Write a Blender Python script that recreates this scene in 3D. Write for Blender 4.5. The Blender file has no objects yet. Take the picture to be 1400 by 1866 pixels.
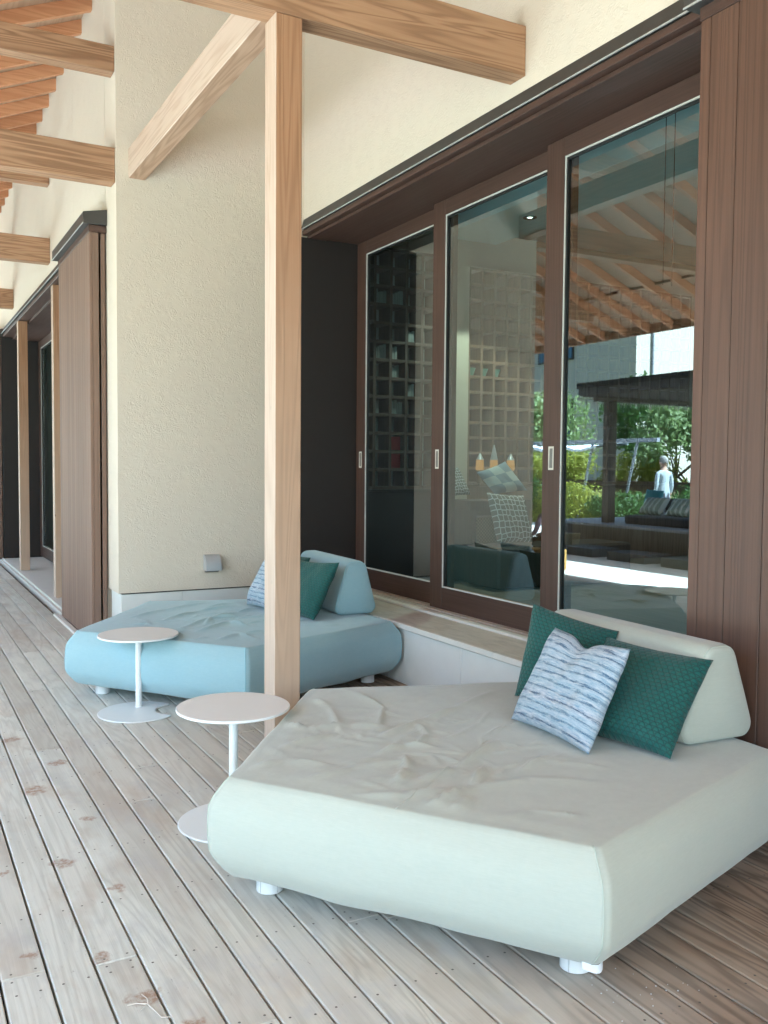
import bpy, bmesh, math, random
import numpy as np
from mathutils import Vector, Matrix, noise as mnoise
R = math.radians
random.seed(7); rng = np.random.default_rng(7)
sc = bpy.context.scene
col = sc.collection

# ------------------------------------------------------------------ camera
cam_d = bpy.data.cameras.new('camera'); cam = bpy.data.objects.new('camera', cam_d); col.objects.link(cam)
FPX, YAW, PITCH, ROLL = 1657.0, R(28.55), math.atan(82.7/1657.0), 0.0081
fw = Vector((math.sin(YAW)*math.cos(PITCH), math.cos(YAW)*math.cos(PITCH), -math.sin(PITCH)))
rt0 = Vector((math.cos(YAW), -math.sin(YAW), 0)); dn0 = fw.cross(rt0)
if dn0.z > 0: dn0 = -dn0
rt = math.cos(ROLL)*rt0 - math.sin(ROLL)*dn0
up = -(math.sin(ROLL)*rt0 + math.cos(ROLL)*dn0)
cam.matrix_world = Matrix(((rt.x, up.x, -fw.x, 0), (rt.y, up.y, -fw.y, 0), (rt.z, up.z, -fw.z, 1.5), (0, 0, 0, 1)))
cam_d.sensor_fit = 'VERTICAL'; cam_d.sensor_height = 36.0; cam_d.sensor_width = 27.0
cam_d.lens = 36.0*FPX/1866.0
cam_d.clip_start = 0.05; cam_d.clip_end = 2000
sc.camera = cam
# ------------------------------------------------------------------ sky, sun, exposure
SUN_EL = R(52); SUN_DIR = Vector((-0.60*math.cos(SUN_EL), -0.80*math.cos(SUN_EL), math.sin(SUN_EL)))
world = bpy.data.worlds.new('World'); sc.world = world; world.use_nodes = True
wn = world.node_tree; bg = wn.nodes['Background']
sky = wn.nodes.new('ShaderNodeTexSky'); sky.sky_type = 'NISHITA'; sky.sun_disc = False
sky.sun_elevation = SUN_EL; sky.sun_rotation = math.atan2(SUN_DIR.x, SUN_DIR.y)
sky.air_density = 1.0; sky.dust_density = 5.0; sky.ozone_density = 1.0
wn.links.new(sky.outputs[0], bg.inputs[0]); bg.inputs[1].default_value = 0.078
sl = bpy.data.lights.new('sun', 'SUN'); sl.energy = 5.0; sl.angle = R(0.53); sl.color = (1.0, 0.97, 0.92)
so = bpy.data.objects.new('sun', sl); col.objects.link(so); so.location = (-20, -25, 40)
so.rotation_euler = SUN_DIR.to_track_quat('Z', 'Y').to_euler()
sc.view_settings.view_transform = 'Standard'; sc.view_settings.look = 'None'
sc.view_settings.exposure = 3.06; sc.view_settings.use_white_balance = True; sc.view_settings.white_balance_temperature = 4970; sc.view_settings.white_balance_tint = -8; sc.view_settings.gamma = 1.0
cy = sc.cycles
cy.use_denoising = True
try: cy.denoiser = 'OPENIMAGEDENOISE'
except Exception: pass
cy.max_bounces = 12; cy.diffuse_bounces = 6; cy.glossy_bounces = 4; cy.transparent_max_bounces = 12; cy.transmission_bounces = 4
cy.caustics_reflective = False; cy.caustics_refractive = False
cy.sample_clamp_indirect = 8.0

# ------------------------------------------------------------------ material helpers
class NT:
    def __init__(s, name):
        s.m = bpy.data.materials.new(name); s.m.use_nodes = True; s.t = s.m.node_tree
        s.b = s.t.nodes['Principled BSDF']; s.out = s.t.nodes['Material Output']
    def n(s, typ, props=None, **inp):
        nd = s.t.nodes.new('ShaderNode' + typ)
        for k, v in (props or {}).items(): setattr(nd, k, v)
        for k, v in inp.items():
            key = k.replace('_', ' ')
            if k.startswith('i') and k[1:].isdigit(): sock = nd.inputs[int(k[1:])]
            else: sock = nd.inputs[key]
            s.set(sock, v)
        return nd
    def set(s, sock, v):
        if isinstance(v, bpy.types.NodeSocket): s.t.links.new(v, sock)
        elif isinstance(v, bpy.types.Node): s.t.links.new(v.outputs[0], sock)
        elif isinstance(v, (tuple, list)) and len(v) == 3 and sock.type == 'RGBA': sock.default_value = (*v, 1)
        else: sock.default_value = v
    def math(s, op, a, b=0.0, c=None, clamp=False):
        nd = s.t.nodes.new('ShaderNodeMath'); nd.operation = op; nd.use_clamp = clamp
        s.set(nd.inputs[0], a); s.set(nd.inputs[1], b)
        if c is not None: s.set(nd.inputs[2], c)
        return nd.outputs[0]
    def mix(s, f, a, b, blend='MIX'):
        nd = s.t.nodes.new('ShaderNodeMix'); nd.data_type = 'RGBA'; nd.blend_type = blend
        s.set(nd.inputs[0], f); s.set(nd.inputs[6], a); s.set(nd.inputs[7], b)
        return nd.outputs[2]
    def ramp(s, f, *stops):
        nd = s.t.nodes.new('ShaderNodeValToRGB'); s.set(nd.inputs[0], f)
        el = nd.color_ramp.elements
        while len(el) < len(stops): el.new(0.5)
        for e, (p, c) in zip(el, stops):
            e.position = p; e.color = (*c, 1) if isinstance(c, tuple) else (c, c, c, 1)
        return nd.outputs[0]
    def pos(s): return s.n('NewGeometry').outputs['Position']
    def scaled(s, v, sx, sy, sz, off=None):
        nd = s.t.nodes.new('ShaderNodeMapping'); s.set(nd.inputs[0], v); nd.inputs[3].default_value = (sx, sy, sz)
        if off is not None: s.set(nd.inputs[1], off)
        return nd.outputs[0]
    def noise(s, v, scale, detail=2.0, rough=0.5, dist=0.0):
        return s.n('TexNoise', Vector=v, Scale=scale, Detail=detail, Roughness=rough, Distortion=dist).outputs[0]
    def bump(s, h, strength=0.3, dist=0.01, normal=None):
        nd = s.n('Bump', Height=h, Strength=strength, Distance=dist)
        if normal is not None: s.set(nd.inputs['Normal'], normal)
        return nd.outputs[0]
    def rnd(s): return s.n('ObjectInfo').outputs['Random']
    def fin(s, colr=None, rough=None, normal=None, **kw):
        if colr is not None: s.set(s.b.inputs['Base Color'], colr)
        if rough is not None: s.set(s.b.inputs['Roughness'], rough)
        if normal is not None: s.set(s.b.inputs['Normal'], normal)
        for k, v in kw.items(): s.set(s.b.inputs[k.replace('_', ' ')], v)
        return s.m

def plain(name, c, rough=0.6, var=0.06, scale=8.0, **kw):
    t = NT(name); n = t.noise(t.pos(), scale, 4, 0.6)
    c2 = tuple(max(0, x*(1-var*2)) for x in c)
    return t.fin(t.mix(n, c2, tuple(min(1, x*(1+var)) for x in c)), rough, **kw)

def wood(name, dark, light, axis, freq=26.0, rough=0.62, fine=0.5, stretch=0.07, bump=0.25, tint=None, base=1.0, bleach=None, rndvar=0.12, outer=0.0, knots=False):
    t = NT(name); p = t.pos(); r = t.rnd()
    off = t.n('CombineXYZ', X=t.math('MULTIPLY', r, 13.7), Y=t.math('MULTIPLY', r, 29.1), Z=t.math('MULTIPLY', r, 7.3)).outputs[0]
    s1 = [1.0, 1.0, 1.0]; s1['XYZ'.index(axis)] = stretch
    v = t.scaled(p, *s1, off=off)
    n1 = t.noise(v, 8.5*base, 2.0, 0.45, 0.5)
    rings = t.math('MULTIPLY_ADD', t.math('SINE', t.math('MULTIPLY', n1, freq*2.4)), 0.5, 0.5)
    rings = t.math('POWER', rings, 1.8)
    s2 = [1.0, 1.0, 1.0]; s2['XYZ'.index(axis)] = 0.012
    f1 = t.noise(t.scaled(p, *s2, off=off), 170.0, 3.0, 0.6)
    lg = t.noise(p, 1.7, 3.0, 0.6)
    fac = t.math('ADD', t.math('MULTIPLY', rings, 1-fine), t.math('MULTIPLY', f1, fine*0.95))
    c = t.mix(fac, light, dark)
    c = t.mix(t.math('MULTIPLY', lg, 0.28), c, tuple(0.55*x for x in dark))
    c = t.mix(t.math('MULTIPLY', r, rndvar), c, tuple(min(1, 1.35*x) for x in light))
    if bleach:
        z = t.n('SeparateXYZ', Vector=p).outputs[2]
        g = t.n('MapRange', Value=t.math('ADD', z, t.math('MULTIPLY', lg, 0.9)), From_Min=bleach[0], From_Max=bleach[1], To_Min=bleach[2], To_Max=0.0).outputs[0]
        c = t.mix(g, c, bleach[3])
    if knots:
        kn = t.n('TexVoronoi', Vector=t.scaled(p, 1, 1, 0.6, off=off), Scale=7.0).outputs[0]
        c = t.mix(t.n('MapRange', Value=t.math('ADD', kn, t.math('MULTIPLY', t.noise(p, 30, 2), 0.12)), From_Min=0.085, From_Max=0.12, To_Min=0.75, To_Max=0.0).outputs[0], c, (0.09, 0.045, 0.025))
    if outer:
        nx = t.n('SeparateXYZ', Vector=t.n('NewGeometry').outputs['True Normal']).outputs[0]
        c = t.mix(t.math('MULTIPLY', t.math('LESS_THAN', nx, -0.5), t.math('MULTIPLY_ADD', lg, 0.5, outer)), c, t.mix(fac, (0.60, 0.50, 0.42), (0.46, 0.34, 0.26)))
    bm_ = t.bump(fac, bump, 0.004)
    return t.fin(c, t.math('MULTIPLY_ADD', f1, 0.2, rough-0.1), bm_)

M = {}
# plaster with trowelled curls
def plaster(name, c):
    t = NT(name); p = t.pos()
    w = t.n('TexNoise', Vector=p, Scale=7.0, Detail=2.0)
    wv = t.n('VectorMath', {'operation': 'MULTIPLY_ADD'}, i0=w.outputs[1], i1=(0.16, 0.16, 0.16), i2=p).outputs[0]
    ridg = t.math('ABSOLUTE', t.math('SUBTRACT', t.noise(wv, 21.0, 2.0, 0.5, 2.2), 0.5))
    ridg = t.math('SUBTRACT', 1.0, t.math('MULTIPLY', ridg, 9.0, clamp=True))
    mask = t.n('MapRange', Value=t.noise(p, 11.0, 2.0), From_Min=0.36, From_Max=0.60, To_Min=0.1).outputs[0]
    h = t.math('ADD', t.math('MULTIPLY', ridg, mask), t.math('MULTIPLY', t.noise(p, 90.0, 3.0), 0.35))
    lg = t.noise(p, 0.9, 4.0, 0.6)
    cc = t.mix(lg, c, tuple(x*0.90 for x in c))
    return t.fin(cc, 0.92, t.bump(h, 0.34, 0.006))
M['plaster'] = plaster('cream_plaster', (0.69, 0.605, 0.50))
M['plinth'] = plain('white_plinth_stone', (0.70, 0.69, 0.66), 0.7, 0.05, 5)
def stone(name, c):
    t = NT(name); p = t.pos()
    n = t.noise(t.scaled(p, 2.2, 0.5, 3), 9.0, 6, 0.65, 0.6)
    bl = t.noise(p, 2.3, 3, 0.6)
    c1 = t.ramp(n, (0.25, tuple(x*0.72 for x in c)), (0.55, c), (0.8, tuple(min(1, x*1.1) for x in c)))
    c1 = t.mix(t.n('MapRange', Value=bl, From_Min=0.5, From_Max=0.72, To_Max=0.45).outputs[0], c1, (0.36, 0.25, 0.17))
    return t.fin(c1, 0.55, t.bump(n, 0.12, 0.004))
M['stone'] = stone('travertine', (0.56, 0.50, 0.44))
M['stone_edge'] = plain('travertine_edge', (0.72, 0.69, 0.64), 0.6)
M['cedar_x'] = wood('cedar_beam_across', (0.20, 0.10, 0.048), (0.46, 0.275, 0.155), 'X', 26, fine=0.38)
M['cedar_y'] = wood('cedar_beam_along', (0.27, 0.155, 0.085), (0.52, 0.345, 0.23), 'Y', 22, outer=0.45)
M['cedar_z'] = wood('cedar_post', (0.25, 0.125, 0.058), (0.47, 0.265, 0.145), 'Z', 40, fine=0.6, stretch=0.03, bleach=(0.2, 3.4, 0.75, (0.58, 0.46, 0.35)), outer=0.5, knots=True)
M['rafter'] = wood('orange_rafter', (0.44, 0.19, 0.085), (0.64, 0.34, 0.175), 'X', 18)
M['sheath'] = wood('orange_sheathing', (0.37, 0.25, 0.165), (0.49, 0.345, 0.24), 'Y', 14)
M['door'] = wood('brown_door_wood', (0.042, 0.021, 0.014), (0.10, 0.053, 0.038), 'Z', 26, rough=0.5, fine=0.75, stretch=0.03, rndvar=0.05)
M['door_y'] = wood('brown_rail_wood', (0.042, 0.022, 0.015), (0.095, 0.051, 0.038), 'Y', 20, rough=0.5, fine=0.75, stretch=0.03, rndvar=0.05)
M['plank_v'] = wood('brown_shutter_plank', (0.044, 0.021, 0.013), (0.130, 0.066, 0.042), 'Z', 30, rough=0.55, fine=0.6, stretch=0.022, rndvar=0.35, bump=0.35, bleach=(0.2, 3.2, 0.4, (0.15, 0.10, 0.08)))
M['plank_w'] = wood('weathered_shutter_plank', (0.105, 0.062, 0.042), (0.25, 0.162, 0.118), 'Z', 30, rough=0.7, fine=0.85, stretch=0.02, rndvar=0.25, bump=0.35)
M['darkjamb'] = plain('near_black_brown', (0.0165, 0.0115, 0.0095), 0.6, 0.1)
M['flash'] = plain('dark_flashing_metal', (0.055, 0.050, 0.046), 0.5, 0.15, 20)
M['chalk'] = plain('chalky_flashing_edge', (0.45, 0.44, 0.42), 0.8, 0.3, 30)
M['bead'] = plain('pale_glazing_bead', (0.62, 0.62, 0.58), 0.45, 0.04)
M['rubber'] = plain('dark_gasket', (0.012, 0.013, 0.013), 0.5, 0.1)
M['handle'] = plain('ivory_metal', (0.70, 0.66, 0.58), 0.4, 0.04)
M['handle_in'] = plain('grey_recess', (0.20, 0.19, 0.17), 0.5)
def white(name, c, rough):
    t = NT(name); n = t.noise(t.pos(), 300, 2)
    return t.fin(t.mix(t.noise(t.pos(), 3, 3), c, tuple(x*0.95 for x in c)), rough, t.bump(n, 0.05, 0.001))
M['white'] = white('white_powder_coat', (0.80, 0.81, 0.81), 0.38)
M['leg'] = white('white_leg_paint', (0.76, 0.76, 0.75), 0.45)
def fabric(name, c, c2, scale=420.0, sheen=0.3):
    t = NT(name); p = t.pos()
    sl_ = t.noise(t.scaled(p, 8, 8, 90), 6.0, 4, 0.7)
    weave = t.math('ADD', t.noise(p, 900.0, 2, 0.6), t.math('MULTIPLY', sl_, 0.8))
    slub = t.noise(t.scaled(p, 1, 1, 1), 55.0, 3, 0.6)
    f = t.math('ADD', t.math('MULTIPLY', t.noise(t.scaled(p, 3, 3, 60), 7.0, 4, 0.7), 0.75), t.math('MULTIPLY', slub, 0.25))
    f = t.n('MapRange', Value=f, From_Min=0.25, From_Max=0.75).outputs[0]
    return t.fin(t.mix(f, tuple(x*0.97 for x in c), c2), 0.9, t.bump(weave, 0.2, 0.0015), Sheen_Weight=sheen, Sheen_Roughness=0.5)
M['green_fab'] = fabric('sage_fabric', (0.44, 0.458, 0.395), (0.485, 0.503, 0.438))
M['green_pipe'] = plain('sage_seam', (0.50, 0.54, 0.47), 0.9)
M['blue_fab'] = fabric('pale_blue_fabric', (0.29, 0.425, 0.47), (0.335, 0.47, 0.515))
M['blue_pipe'] = plain('pale_blue_seam', (0.36, 0.56, 0.63), 0.9)
M['tag'] = plain('teal_tag', (0.10, 0.36, 0.42), 0.8)
M['whitecloth'] = plain('white_strap', (0.75, 0.77, 0.80), 0.9)
def teal_scales(name):
    t = NT(name); uv = t.n('UVMap').outputs[0]; s = t.n('SeparateXYZ', Vector=uv)
    u = t.math('MULTIPLY', s.outputs[0], 17.0); v = t.math('MULTIPLY', s.outputs[1], 25.0)
    row = t.math('FLOOR', v); fy = t.math('FRACT', v)
    sh = t.math('MULTIPLY', t.math('MODULO', row, 2.0), 0.5)
    x1 = t.math('SUBTRACT', t.math('FRACT', t.math('ADD', u, sh)), 0.5)
    x2 = t.math('SUBTRACT', t.math('FRACT', t.math('ADD', t.math('ADD', u, sh), 0.5)), 0.5)
    d1 = t.math('SQRT', t.math('ADD', t.math('MULTIPLY', x1, x1), t.math('MULTIPLY', t.math('MULTIPLY', fy, fy), 0.30)))
    y2 = t.math('ADD', fy, 1.0)
    d2 = t.math('SQRT', t.math('ADD', t.math('MULTIPLY', x2, x2), t.math('MULTIPLY', t.math('MULTIPLY', y2, y2), 0.075)))
    ins = t.math('LESS_THAN', d1, 0.5)
    h1 = t.math('MULTIPLY', d1, 2.0)
    h = t.math('ADD', t.math('MULTIPLY', ins, h1), t.math('MULTIPLY', t.math('SUBTRACT', 1.0, ins), t.math('MULTIPLY', d2, 1.5)))
    h = t.math('MINIMUM', h, 1.0)
    hh = t.math('SUBTRACT', 1.0, t.math('POWER', h, 4.0))
    arc = t.math('SINE', t.math('MULTIPLY', h, 22.0))
    c = t.mix(hh, (0.001, 0.010, 0.010), (0.010, 0.082, 0.071))
    c = t.mix(t.math('MULTIPLY_ADD', arc, 0.14, 0.12), c, (0.03, 0.18, 0.15))
    return t.fin(c, 0.75, t.bump(hh, 0.7, 0.004), Sheen_Weight=0.15)
M['teal'] = teal_scales('teal_scale_fabric')
def stripes(name):
    t = NT(name); uv = t.n('UVMap').outputs[0]
    w = t.noise(t.scaled(uv, 2.2, 9.0, 1), 1.6, 4, 0.65)
    w2 = t.noise(t.scaled(uv, 22.0, 34, 1), 2.0, 3, 0.6)
    s = t.n('SeparateXYZ', Vector=uv)
    v = t.math('ADD', t.math('MULTIPLY', s.outputs[1], 13.0), t.math('ADD', t.math('MULTIPLY', w, 1.1), t.math('MULTIPLY', w2, 0.35)))
    fr = t.math('FRACT', v)
    row = t.n('TexWhiteNoise', {'noise_dimensions': '1D'}, W=t.math('FLOOR', v)).outputs[0]
    line = t.n('MapRange', Value=t.math('ABSOLUTE', t.math('SUBTRACT', fr, 0.5)), From_Min=0.06, From_Max=0.20, To_Min=1.0, To_Max=0.0).outputs[0]
    br = t.n('MapRange', Value=t.noise(t.scaled(uv, 6, 40, 1), 1.3, 2), From_Min=0.30, From_Max=0.55).outputs[0]
    line = t.math('MULTIPLY', line, br)
    base = t.mix(t.n('MapRange', Value=t.noise(t.scaled(uv, 5, 26, 1), 2.0, 4, 0.7), From_Min=0.35, From_Max=0.65).outputs[0], (0.20, 0.30, 0.43), (0.62, 0.63, 0.67))
    base = t.mix(t.math('MULTIPLY', row, 0.45), base, (0.30, 0.45, 0.56))
    c = t.mix(line, base, t.mix(row, (0.035, 0.075, 0.16), (0.10, 0.19, 0.30)))
    kn = t.noise(t.scaled(uv, 120, 90, 1), 1.0, 3, 0.7)
    c = t.mix(t.n('MapRange', Value=kn, From_Min=0.5, From_Max=0.75, To_Max=0.55).outputs[0], c, (0.72, 0.72, 0.75))
    h = t.math('ADD', t.math('MULTIPLY', kn, 0.8), t.math('MULTIPLY', t.math('SUBTRACT', 1.0, line), 0.5))
    return t.fin(c, 0.92, t.bump(h, 0.8, 0.005), Sheen_Weight=0.2)
M['stripe'] = stripes('blue_striped_knit')

# deck: silvered where it is open to the weather, browner where the house shelters it
def deck_mat():
    t = NT('weathered_deck_plank'); p = t.pos(); r = t.rnd()
    off = t.n('CombineXYZ', X=t.math('MULTIPLY', r, 17.0), Y=t.math('MULTIPLY', r, 31.0), Z=0.0).outputs[0]
    v = t.scaled(p, 1.0, 0.09, 1.0, off=off)
    n1 = t.noise(v, 5.0, 3.0, 0.5, 0.6)
    rings = t.math('POWER', t.math('MULTIPLY_ADD', t.math('SINE', t.math('MULTIPLY', n1, 74.0)), 0.5, 0.5), 1.6)
    f1 = t.noise(t.scaled(p, 1.0, 0.018, 1.0, off=off), 190.0, 3.0, 0.65)
    blot = t.noise(t.scaled(p, 1.0, 0.45, 1.0, off=off), 4.2, 4.0, 0.62)
    xy = t.n('SeparateXYZ', Vector=p)
    # shelter factor
    sh = t.math('ADD', t.math('MULTIPLY', xy.outputs[0], 0.40), t.math('MULTIPLY', xy.outputs[1], -0.075))
    sh = t.math('ADD', sh, t.math('MULTIPLY', t.noise(p, 1.3, 3), 0.55))
    sh = t.math('ADD', sh, t.math('MULTIPLY', r, 0.22))
    sf = t.n('MapRange', Value=sh, From_Min=0.30, From_Max=1.05).outputs[0]
    grey = t.mix(t.math('ADD', t.math('MULTIPLY', rings, 0.3), t.math('MULTIPLY', f1, 0.6)), (0.755, 0.76, 0.70), (0.42, 0.418, 0.375))
    tan = t.mix(t.math('ADD', t.math('MULTIPLY', rings, 0.45), t.math('MULTIPLY', f1, 0.5)), (0.58, 0.52, 0.43), (0.31, 0.265, 0.205))
    c = t.mix(sf, grey, tan)
    c = t.mix(t.n('MapRange', Value=blot, From_Min=0.50, From_Max=0.72, To_Max=0.62).outputs[0], c, (0.40, 0.305, 0.225))
    c = t.mix(t.n('MapRange', Value=t.noise(t.scaled(p, 1, .6, 1), 3.1, 5, 0.7), From_Min=0.52, From_Max=0.66, To_Max=0.6).outputs[0], c, (0.46, 0.465, 0.47))
    r2 = t.n('TexWhiteNoise', {'noise_dimensions': '1D'}, W=t.math('MULTIPLY', r, 91.7)).outputs[0]
    c = t.mix(t.math('MULTIPLY', r2, 0.5), c, t.mix(r, (0.38, 0.335, 0.275), (0.74, 0.73, 0.68)))
    brown = t.n('MapRange', Value=t.math('ADD', sh, t.math('MULTIPLY', blot, 0.3)), From_Min=0.88, From_Max=1.30, To_Max=0.92).outputs[0]
    c = t.mix(brown, c, t.mix(rings, (0.29, 0.205, 0.14), (0.145, 0.095, 0.060)))
    # dark specks and mildew threads
    sp = t.n('MapRange', Value=t.noise(t.scaled(p, 1.0, 0.35, 1.0), 62.0, 4, 0.75), From_Min=0.62, From_Max=0.74, To_Max=0.7).outputs[0]
    spm = t.n('MapRange', Value=t.noise(p, 5.0, 3), From_Min=0.44, From_Max=0.62).outputs[0]
    c = t.mix(t.math('MULTIPLY', sp, spm), c, (0.10, 0.085, 0.075))
    # rusty-brown spills on the boards
    wob = t.n('VectorMath', {'operation': 'MULTIPLY_ADD'}, i0=t.n('TexNoise', Vector=p, Scale=17.0, Detail=5.0).outputs[1], i1=(0.12, 0.12, 0), i2=t.n('VectorMath', {'operation': 'MULTIPLY'}, i0=p, i1=(1, 1, 0)).outputs[0]).outputs[0]
    tot = None
    for (x, y, rad) in [(0.767, 3.974, .030), (0.611, 3.58, .045), (0.744, 3.279, .040), (0.417, 2.943, .028), (0.600, 2.847, .034), (0.669, 2.564, .050), (0.617, 5.309, .055), (0.779, 4.793, .045), (0.616, 4.441, .065), (0.401, 3.595, .024), (0.763, 2.378, .030)]:
        d = t.n('VectorMath', {'operation': 'DISTANCE'}, i0=wob, i1=(x, y, 0)).outputs[1]
        m = t.n('MapRange', Value=d, From_Min=rad*0.62, From_Max=rad*1.05, To_Min=1.0, To_Max=0.0).outputs[0]
        tot = m if tot is None else t.math('MAXIMUM', tot, m)
    tot = t.math('MULTIPLY', tot, t.n('MapRange', Value=t.noise(p, 48, 4, 0.7), From_Min=0.36, From_Max=0.56, To_Min=0.1, To_Max=0.75).outputs[0])
    c = t.mix(tot, c, (0.27, 0.145, 0.08))
    h = t.math('ADD', t.math('MULTIPLY', f1, 0.7), t.math('MULTIPLY', rings, 0.3))
    return t.fin(c, t.math('MULTIPLY_ADD', f1, 0.2, 0.68), t.bump(h, 0.28, 0.003))
M['deck'] = deck_mat()
M['under'] = plain('dark_underdeck', (0.02, 0.018, 0.016), 0.9)
M['screw'] = plain('tarnished_screw', (0.10, 0.085, 0.07), 0.5, 0.2)
M['lampmetal'] = plain('satin_grey_metal', (0.52, 0.52, 0.53), 0.35, 0.05, Metallic=0.35)
M['lampdark'] = plain('lamp_recess', (0.06, 0.06, 0.065), 0.4)

def glass(name, ior, tint, refl):
    t = NT(name)
    bk = t.n('NewGeometry').outputs['Backfacing']      # same reflectance from both sides of the pane
    io = t.math('ADD', t.math('MULTIPLY', bk, 1.0/ior), t.math('MULTIPLY', t.math('SUBTRACT', 1.0, bk), ior))
    fr = t.n('Fresnel', IOR=io).outputs[0]
    tr = t.n('BsdfTransparent', Color=tint); gl = t.n('BsdfGlossy', Color=refl, Roughness=0.0)
    mx = t.n('MixShader', i0=fr, i1=tr.outputs[0], i2=gl.outputs[0])
    t.t.links.new(mx.outputs[0], t.out.inputs[0]); return t.m
M['glass'] = glass('door_glass', 2.75, (0.54, 0.72, 0.74), (0.92, 0.98, 1.0))

# ------------------------------------------------------------------ geometry helpers
class B:
    """collects verts/faces in world space"""
    def __init__(s): s.v = []; s.f = []; s.uv = None
    def add(s, vs, fs):
        o = len(s.v); s.v += [tuple(x) for x in vs]; s.f += [tuple(i+o for i in f) for f in fs]; return s
    def box(s, x0, x1, y0, y1, z0, z1, bev=0.0):
        if bev <= 0:
            vs = [(x, y, z) for z in (z0, z1) for y in (y0, y1) for x in (x0, x1)]
            return s.add(vs, [(0, 2, 3, 1), (4, 5, 7, 6), (0, 1, 5, 4), (2, 6, 7, 3), (0, 4, 6, 2), (1, 3, 7, 5)])
        bm = bmesh.new(); bmesh.ops.create_cube(bm, size=1.0)
        for v in bm.verts: v.co = Vector(((x0+x1)/2+v.co.x*(x1-x0), (y0+y1)/2+v.co.y*(y1-y0), (z0+z1)/2+v.co.z*(z1-z0)))
        bmesh.ops.bevel(bm, geom=bm.edges[:], offset=bev, segments=1, affect='EDGES')
        return s.bm(bm)
    def bm(s, bm):
        bm.verts.index_update(); s.add([v.co[:] for v in bm.verts], [[v.index for v in f.verts] for f in bm.faces]); bm.free(); return s
    def cyl(s, p0, p1, r0, r1=None, n=20, cap=True):
        r1 = r0 if r1 is None else r1
        p0 = Vector(p0); p1 = Vector(p1); d = (p1-p0).normalized()
        a = d.orthogonal().normalized(); b = d.cross(a)
        vs = []
        for p, r in ((p0, r0), (p1, r1)):
            for i in range(n):
                t = 2*math.pi*i/n; vs.append(p+a*(r*math.cos(t))+b*(r*math.sin(t)))
        fs = [(i, (i+1) % n, n+(i+1) % n, n+i) for i in range(n)]
        if cap: fs += [tuple(range(n-1, -1, -1)), tuple(range(n, 2*n))]
        return s.add(vs, fs)
    def tube(s, pts, r, n=6):
        pts = [Vector(p) for p in pts]; rs = r if isinstance(r, (list, tuple)) else [r]*len(pts)
        vs = []; a = None
        for i, p in enumerate(pts):
            d = (pts[min(i+1, len(pts)-1)]-pts[max(i-1, 0)]).normalized()
            a = d.orthogonal().normalized() if a is None else (a-d*a.dot(d)).normalized()
            b = d.cross(a)
            for k in range(n):
                t = 2*math.pi*k/n; vs.append(p+a*(rs[i]*math.cos(t))+b*(rs[i]*math.sin(t)))
        fs = [(i*n+k, i*n+(k+1) % n, (i+1)*n+(k+1) % n, (i+1)*n+k) for i in range(len(pts)-1) for k in range(n)]
        fs += [tuple(range(n-1, -1, -1)), tuple(range((len(pts)-1)*n, len(pts)*n))]
        return s.add(vs, fs)
    def prism(s, prof, axis, a0, a1):
        """extrude a 2D profile: axis 'Y' -> prof is (x,z); axis 'X' -> (y,z); axis 'Z' -> (x,y)"""
        def P(q, a): return {'Y': (q[0], a, q[1]), 'X': (a, q[0], q[1]), 'Z': (q[0], q[1], a)}[axis]
        n = len(prof); vs = [P(q, a0) for q in prof]+[P(q, a1) for q in prof]
        return s.add(vs, [(i, (i+1) % n, n+(i+1) % n, n+i) for i in range(n)]+[tuple(range(n-1, -1, -1)), tuple(range(n, 2*n))])
    def mesh(s, name, org=(0, 0, 0)):
        me = bpy.data.meshes.new(name); o = Vector(org)
        me.from_pydata([tuple(Vector(v)-o) for v in s.v], [], s.f)
        bm = bmesh.new(); bm.from_mesh(me); bmesh.ops.recalc_face_normals(bm, faces=bm.faces[:]); bm.to_mesh(me); bm.free()
        me.update(); return me

def tag(o, label=None, cat=None, group=None, kind=None):
    if label: o['label'] = label
    if cat: o['category'] = cat
    if group: o['group'] = group
    if kind: o['kind'] = kind
    return o
def thing(name, loc, label=None, cat=None, group=None, kind=None):
    o = bpy.data.objects.new(name, None); col.objects.link(o); o.location = loc; o.empty_display_size = 0.1
    return tag(o, label, cat, group, kind)
def worldloc(o):
    v = Vector(o.location)
    while o.parent: o = o.parent; v += Vector(o.location)
    return v
def put(name, b, mat, parent=None, smooth=False, angle=None, label=None, cat=None, group=None, kind=None):
    """link collected geometry as one mesh object; a top-level one gets its origin at its base"""
    if parent is None:
        a = np.array(b.v); org = Vector(((a[:, 0].min()+a[:, 0].max())/2, (a[:, 1].min()+a[:, 1].max())/2, a[:, 2].min()))
    else: org = worldloc(parent)
    me = b.mesh(name, org); o = bpy.data.objects.new(name, me); col.objects.link(o)
    if parent is None: o.location = org
    else: o.parent = parent
    mats = mat if isinstance(mat, list) else [mat]
    for m in mats: me.materials.append(M[m] if isinstance(m, str) else m)
    if smooth:
        me.polygons.foreach_set('use_smooth', [True]*len(me.polygons))
        if angle is not None:
            try: me.set_sharp_from_angle(angle=R(angle))
            except Exception: pass
    return tag(o, label, cat, group, kind)
def copy_tree(o, parent=None):
    c = o.copy(); col.objects.link(c); c.parent = parent
    for ch in list(o.children): copy_tree(ch, c)
    return c
def setuv(o, uvs):
    me = o.data; l = me.uv_layers.new(name='UVMap')
    idx = np.empty(len(me.loops), dtype=np.int32); me.loops.foreach_get('vertex_index', idx)
    l.data.foreach_set('uv', np.asarray(uvs, dtype=np.float32)[idx].ravel())

# ================================================================== SETTING
XW = 3.20      # plaster face above the glass doors
XC = 1.60      # plaster face of the far wing
YR = 7.38      # return wall
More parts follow.
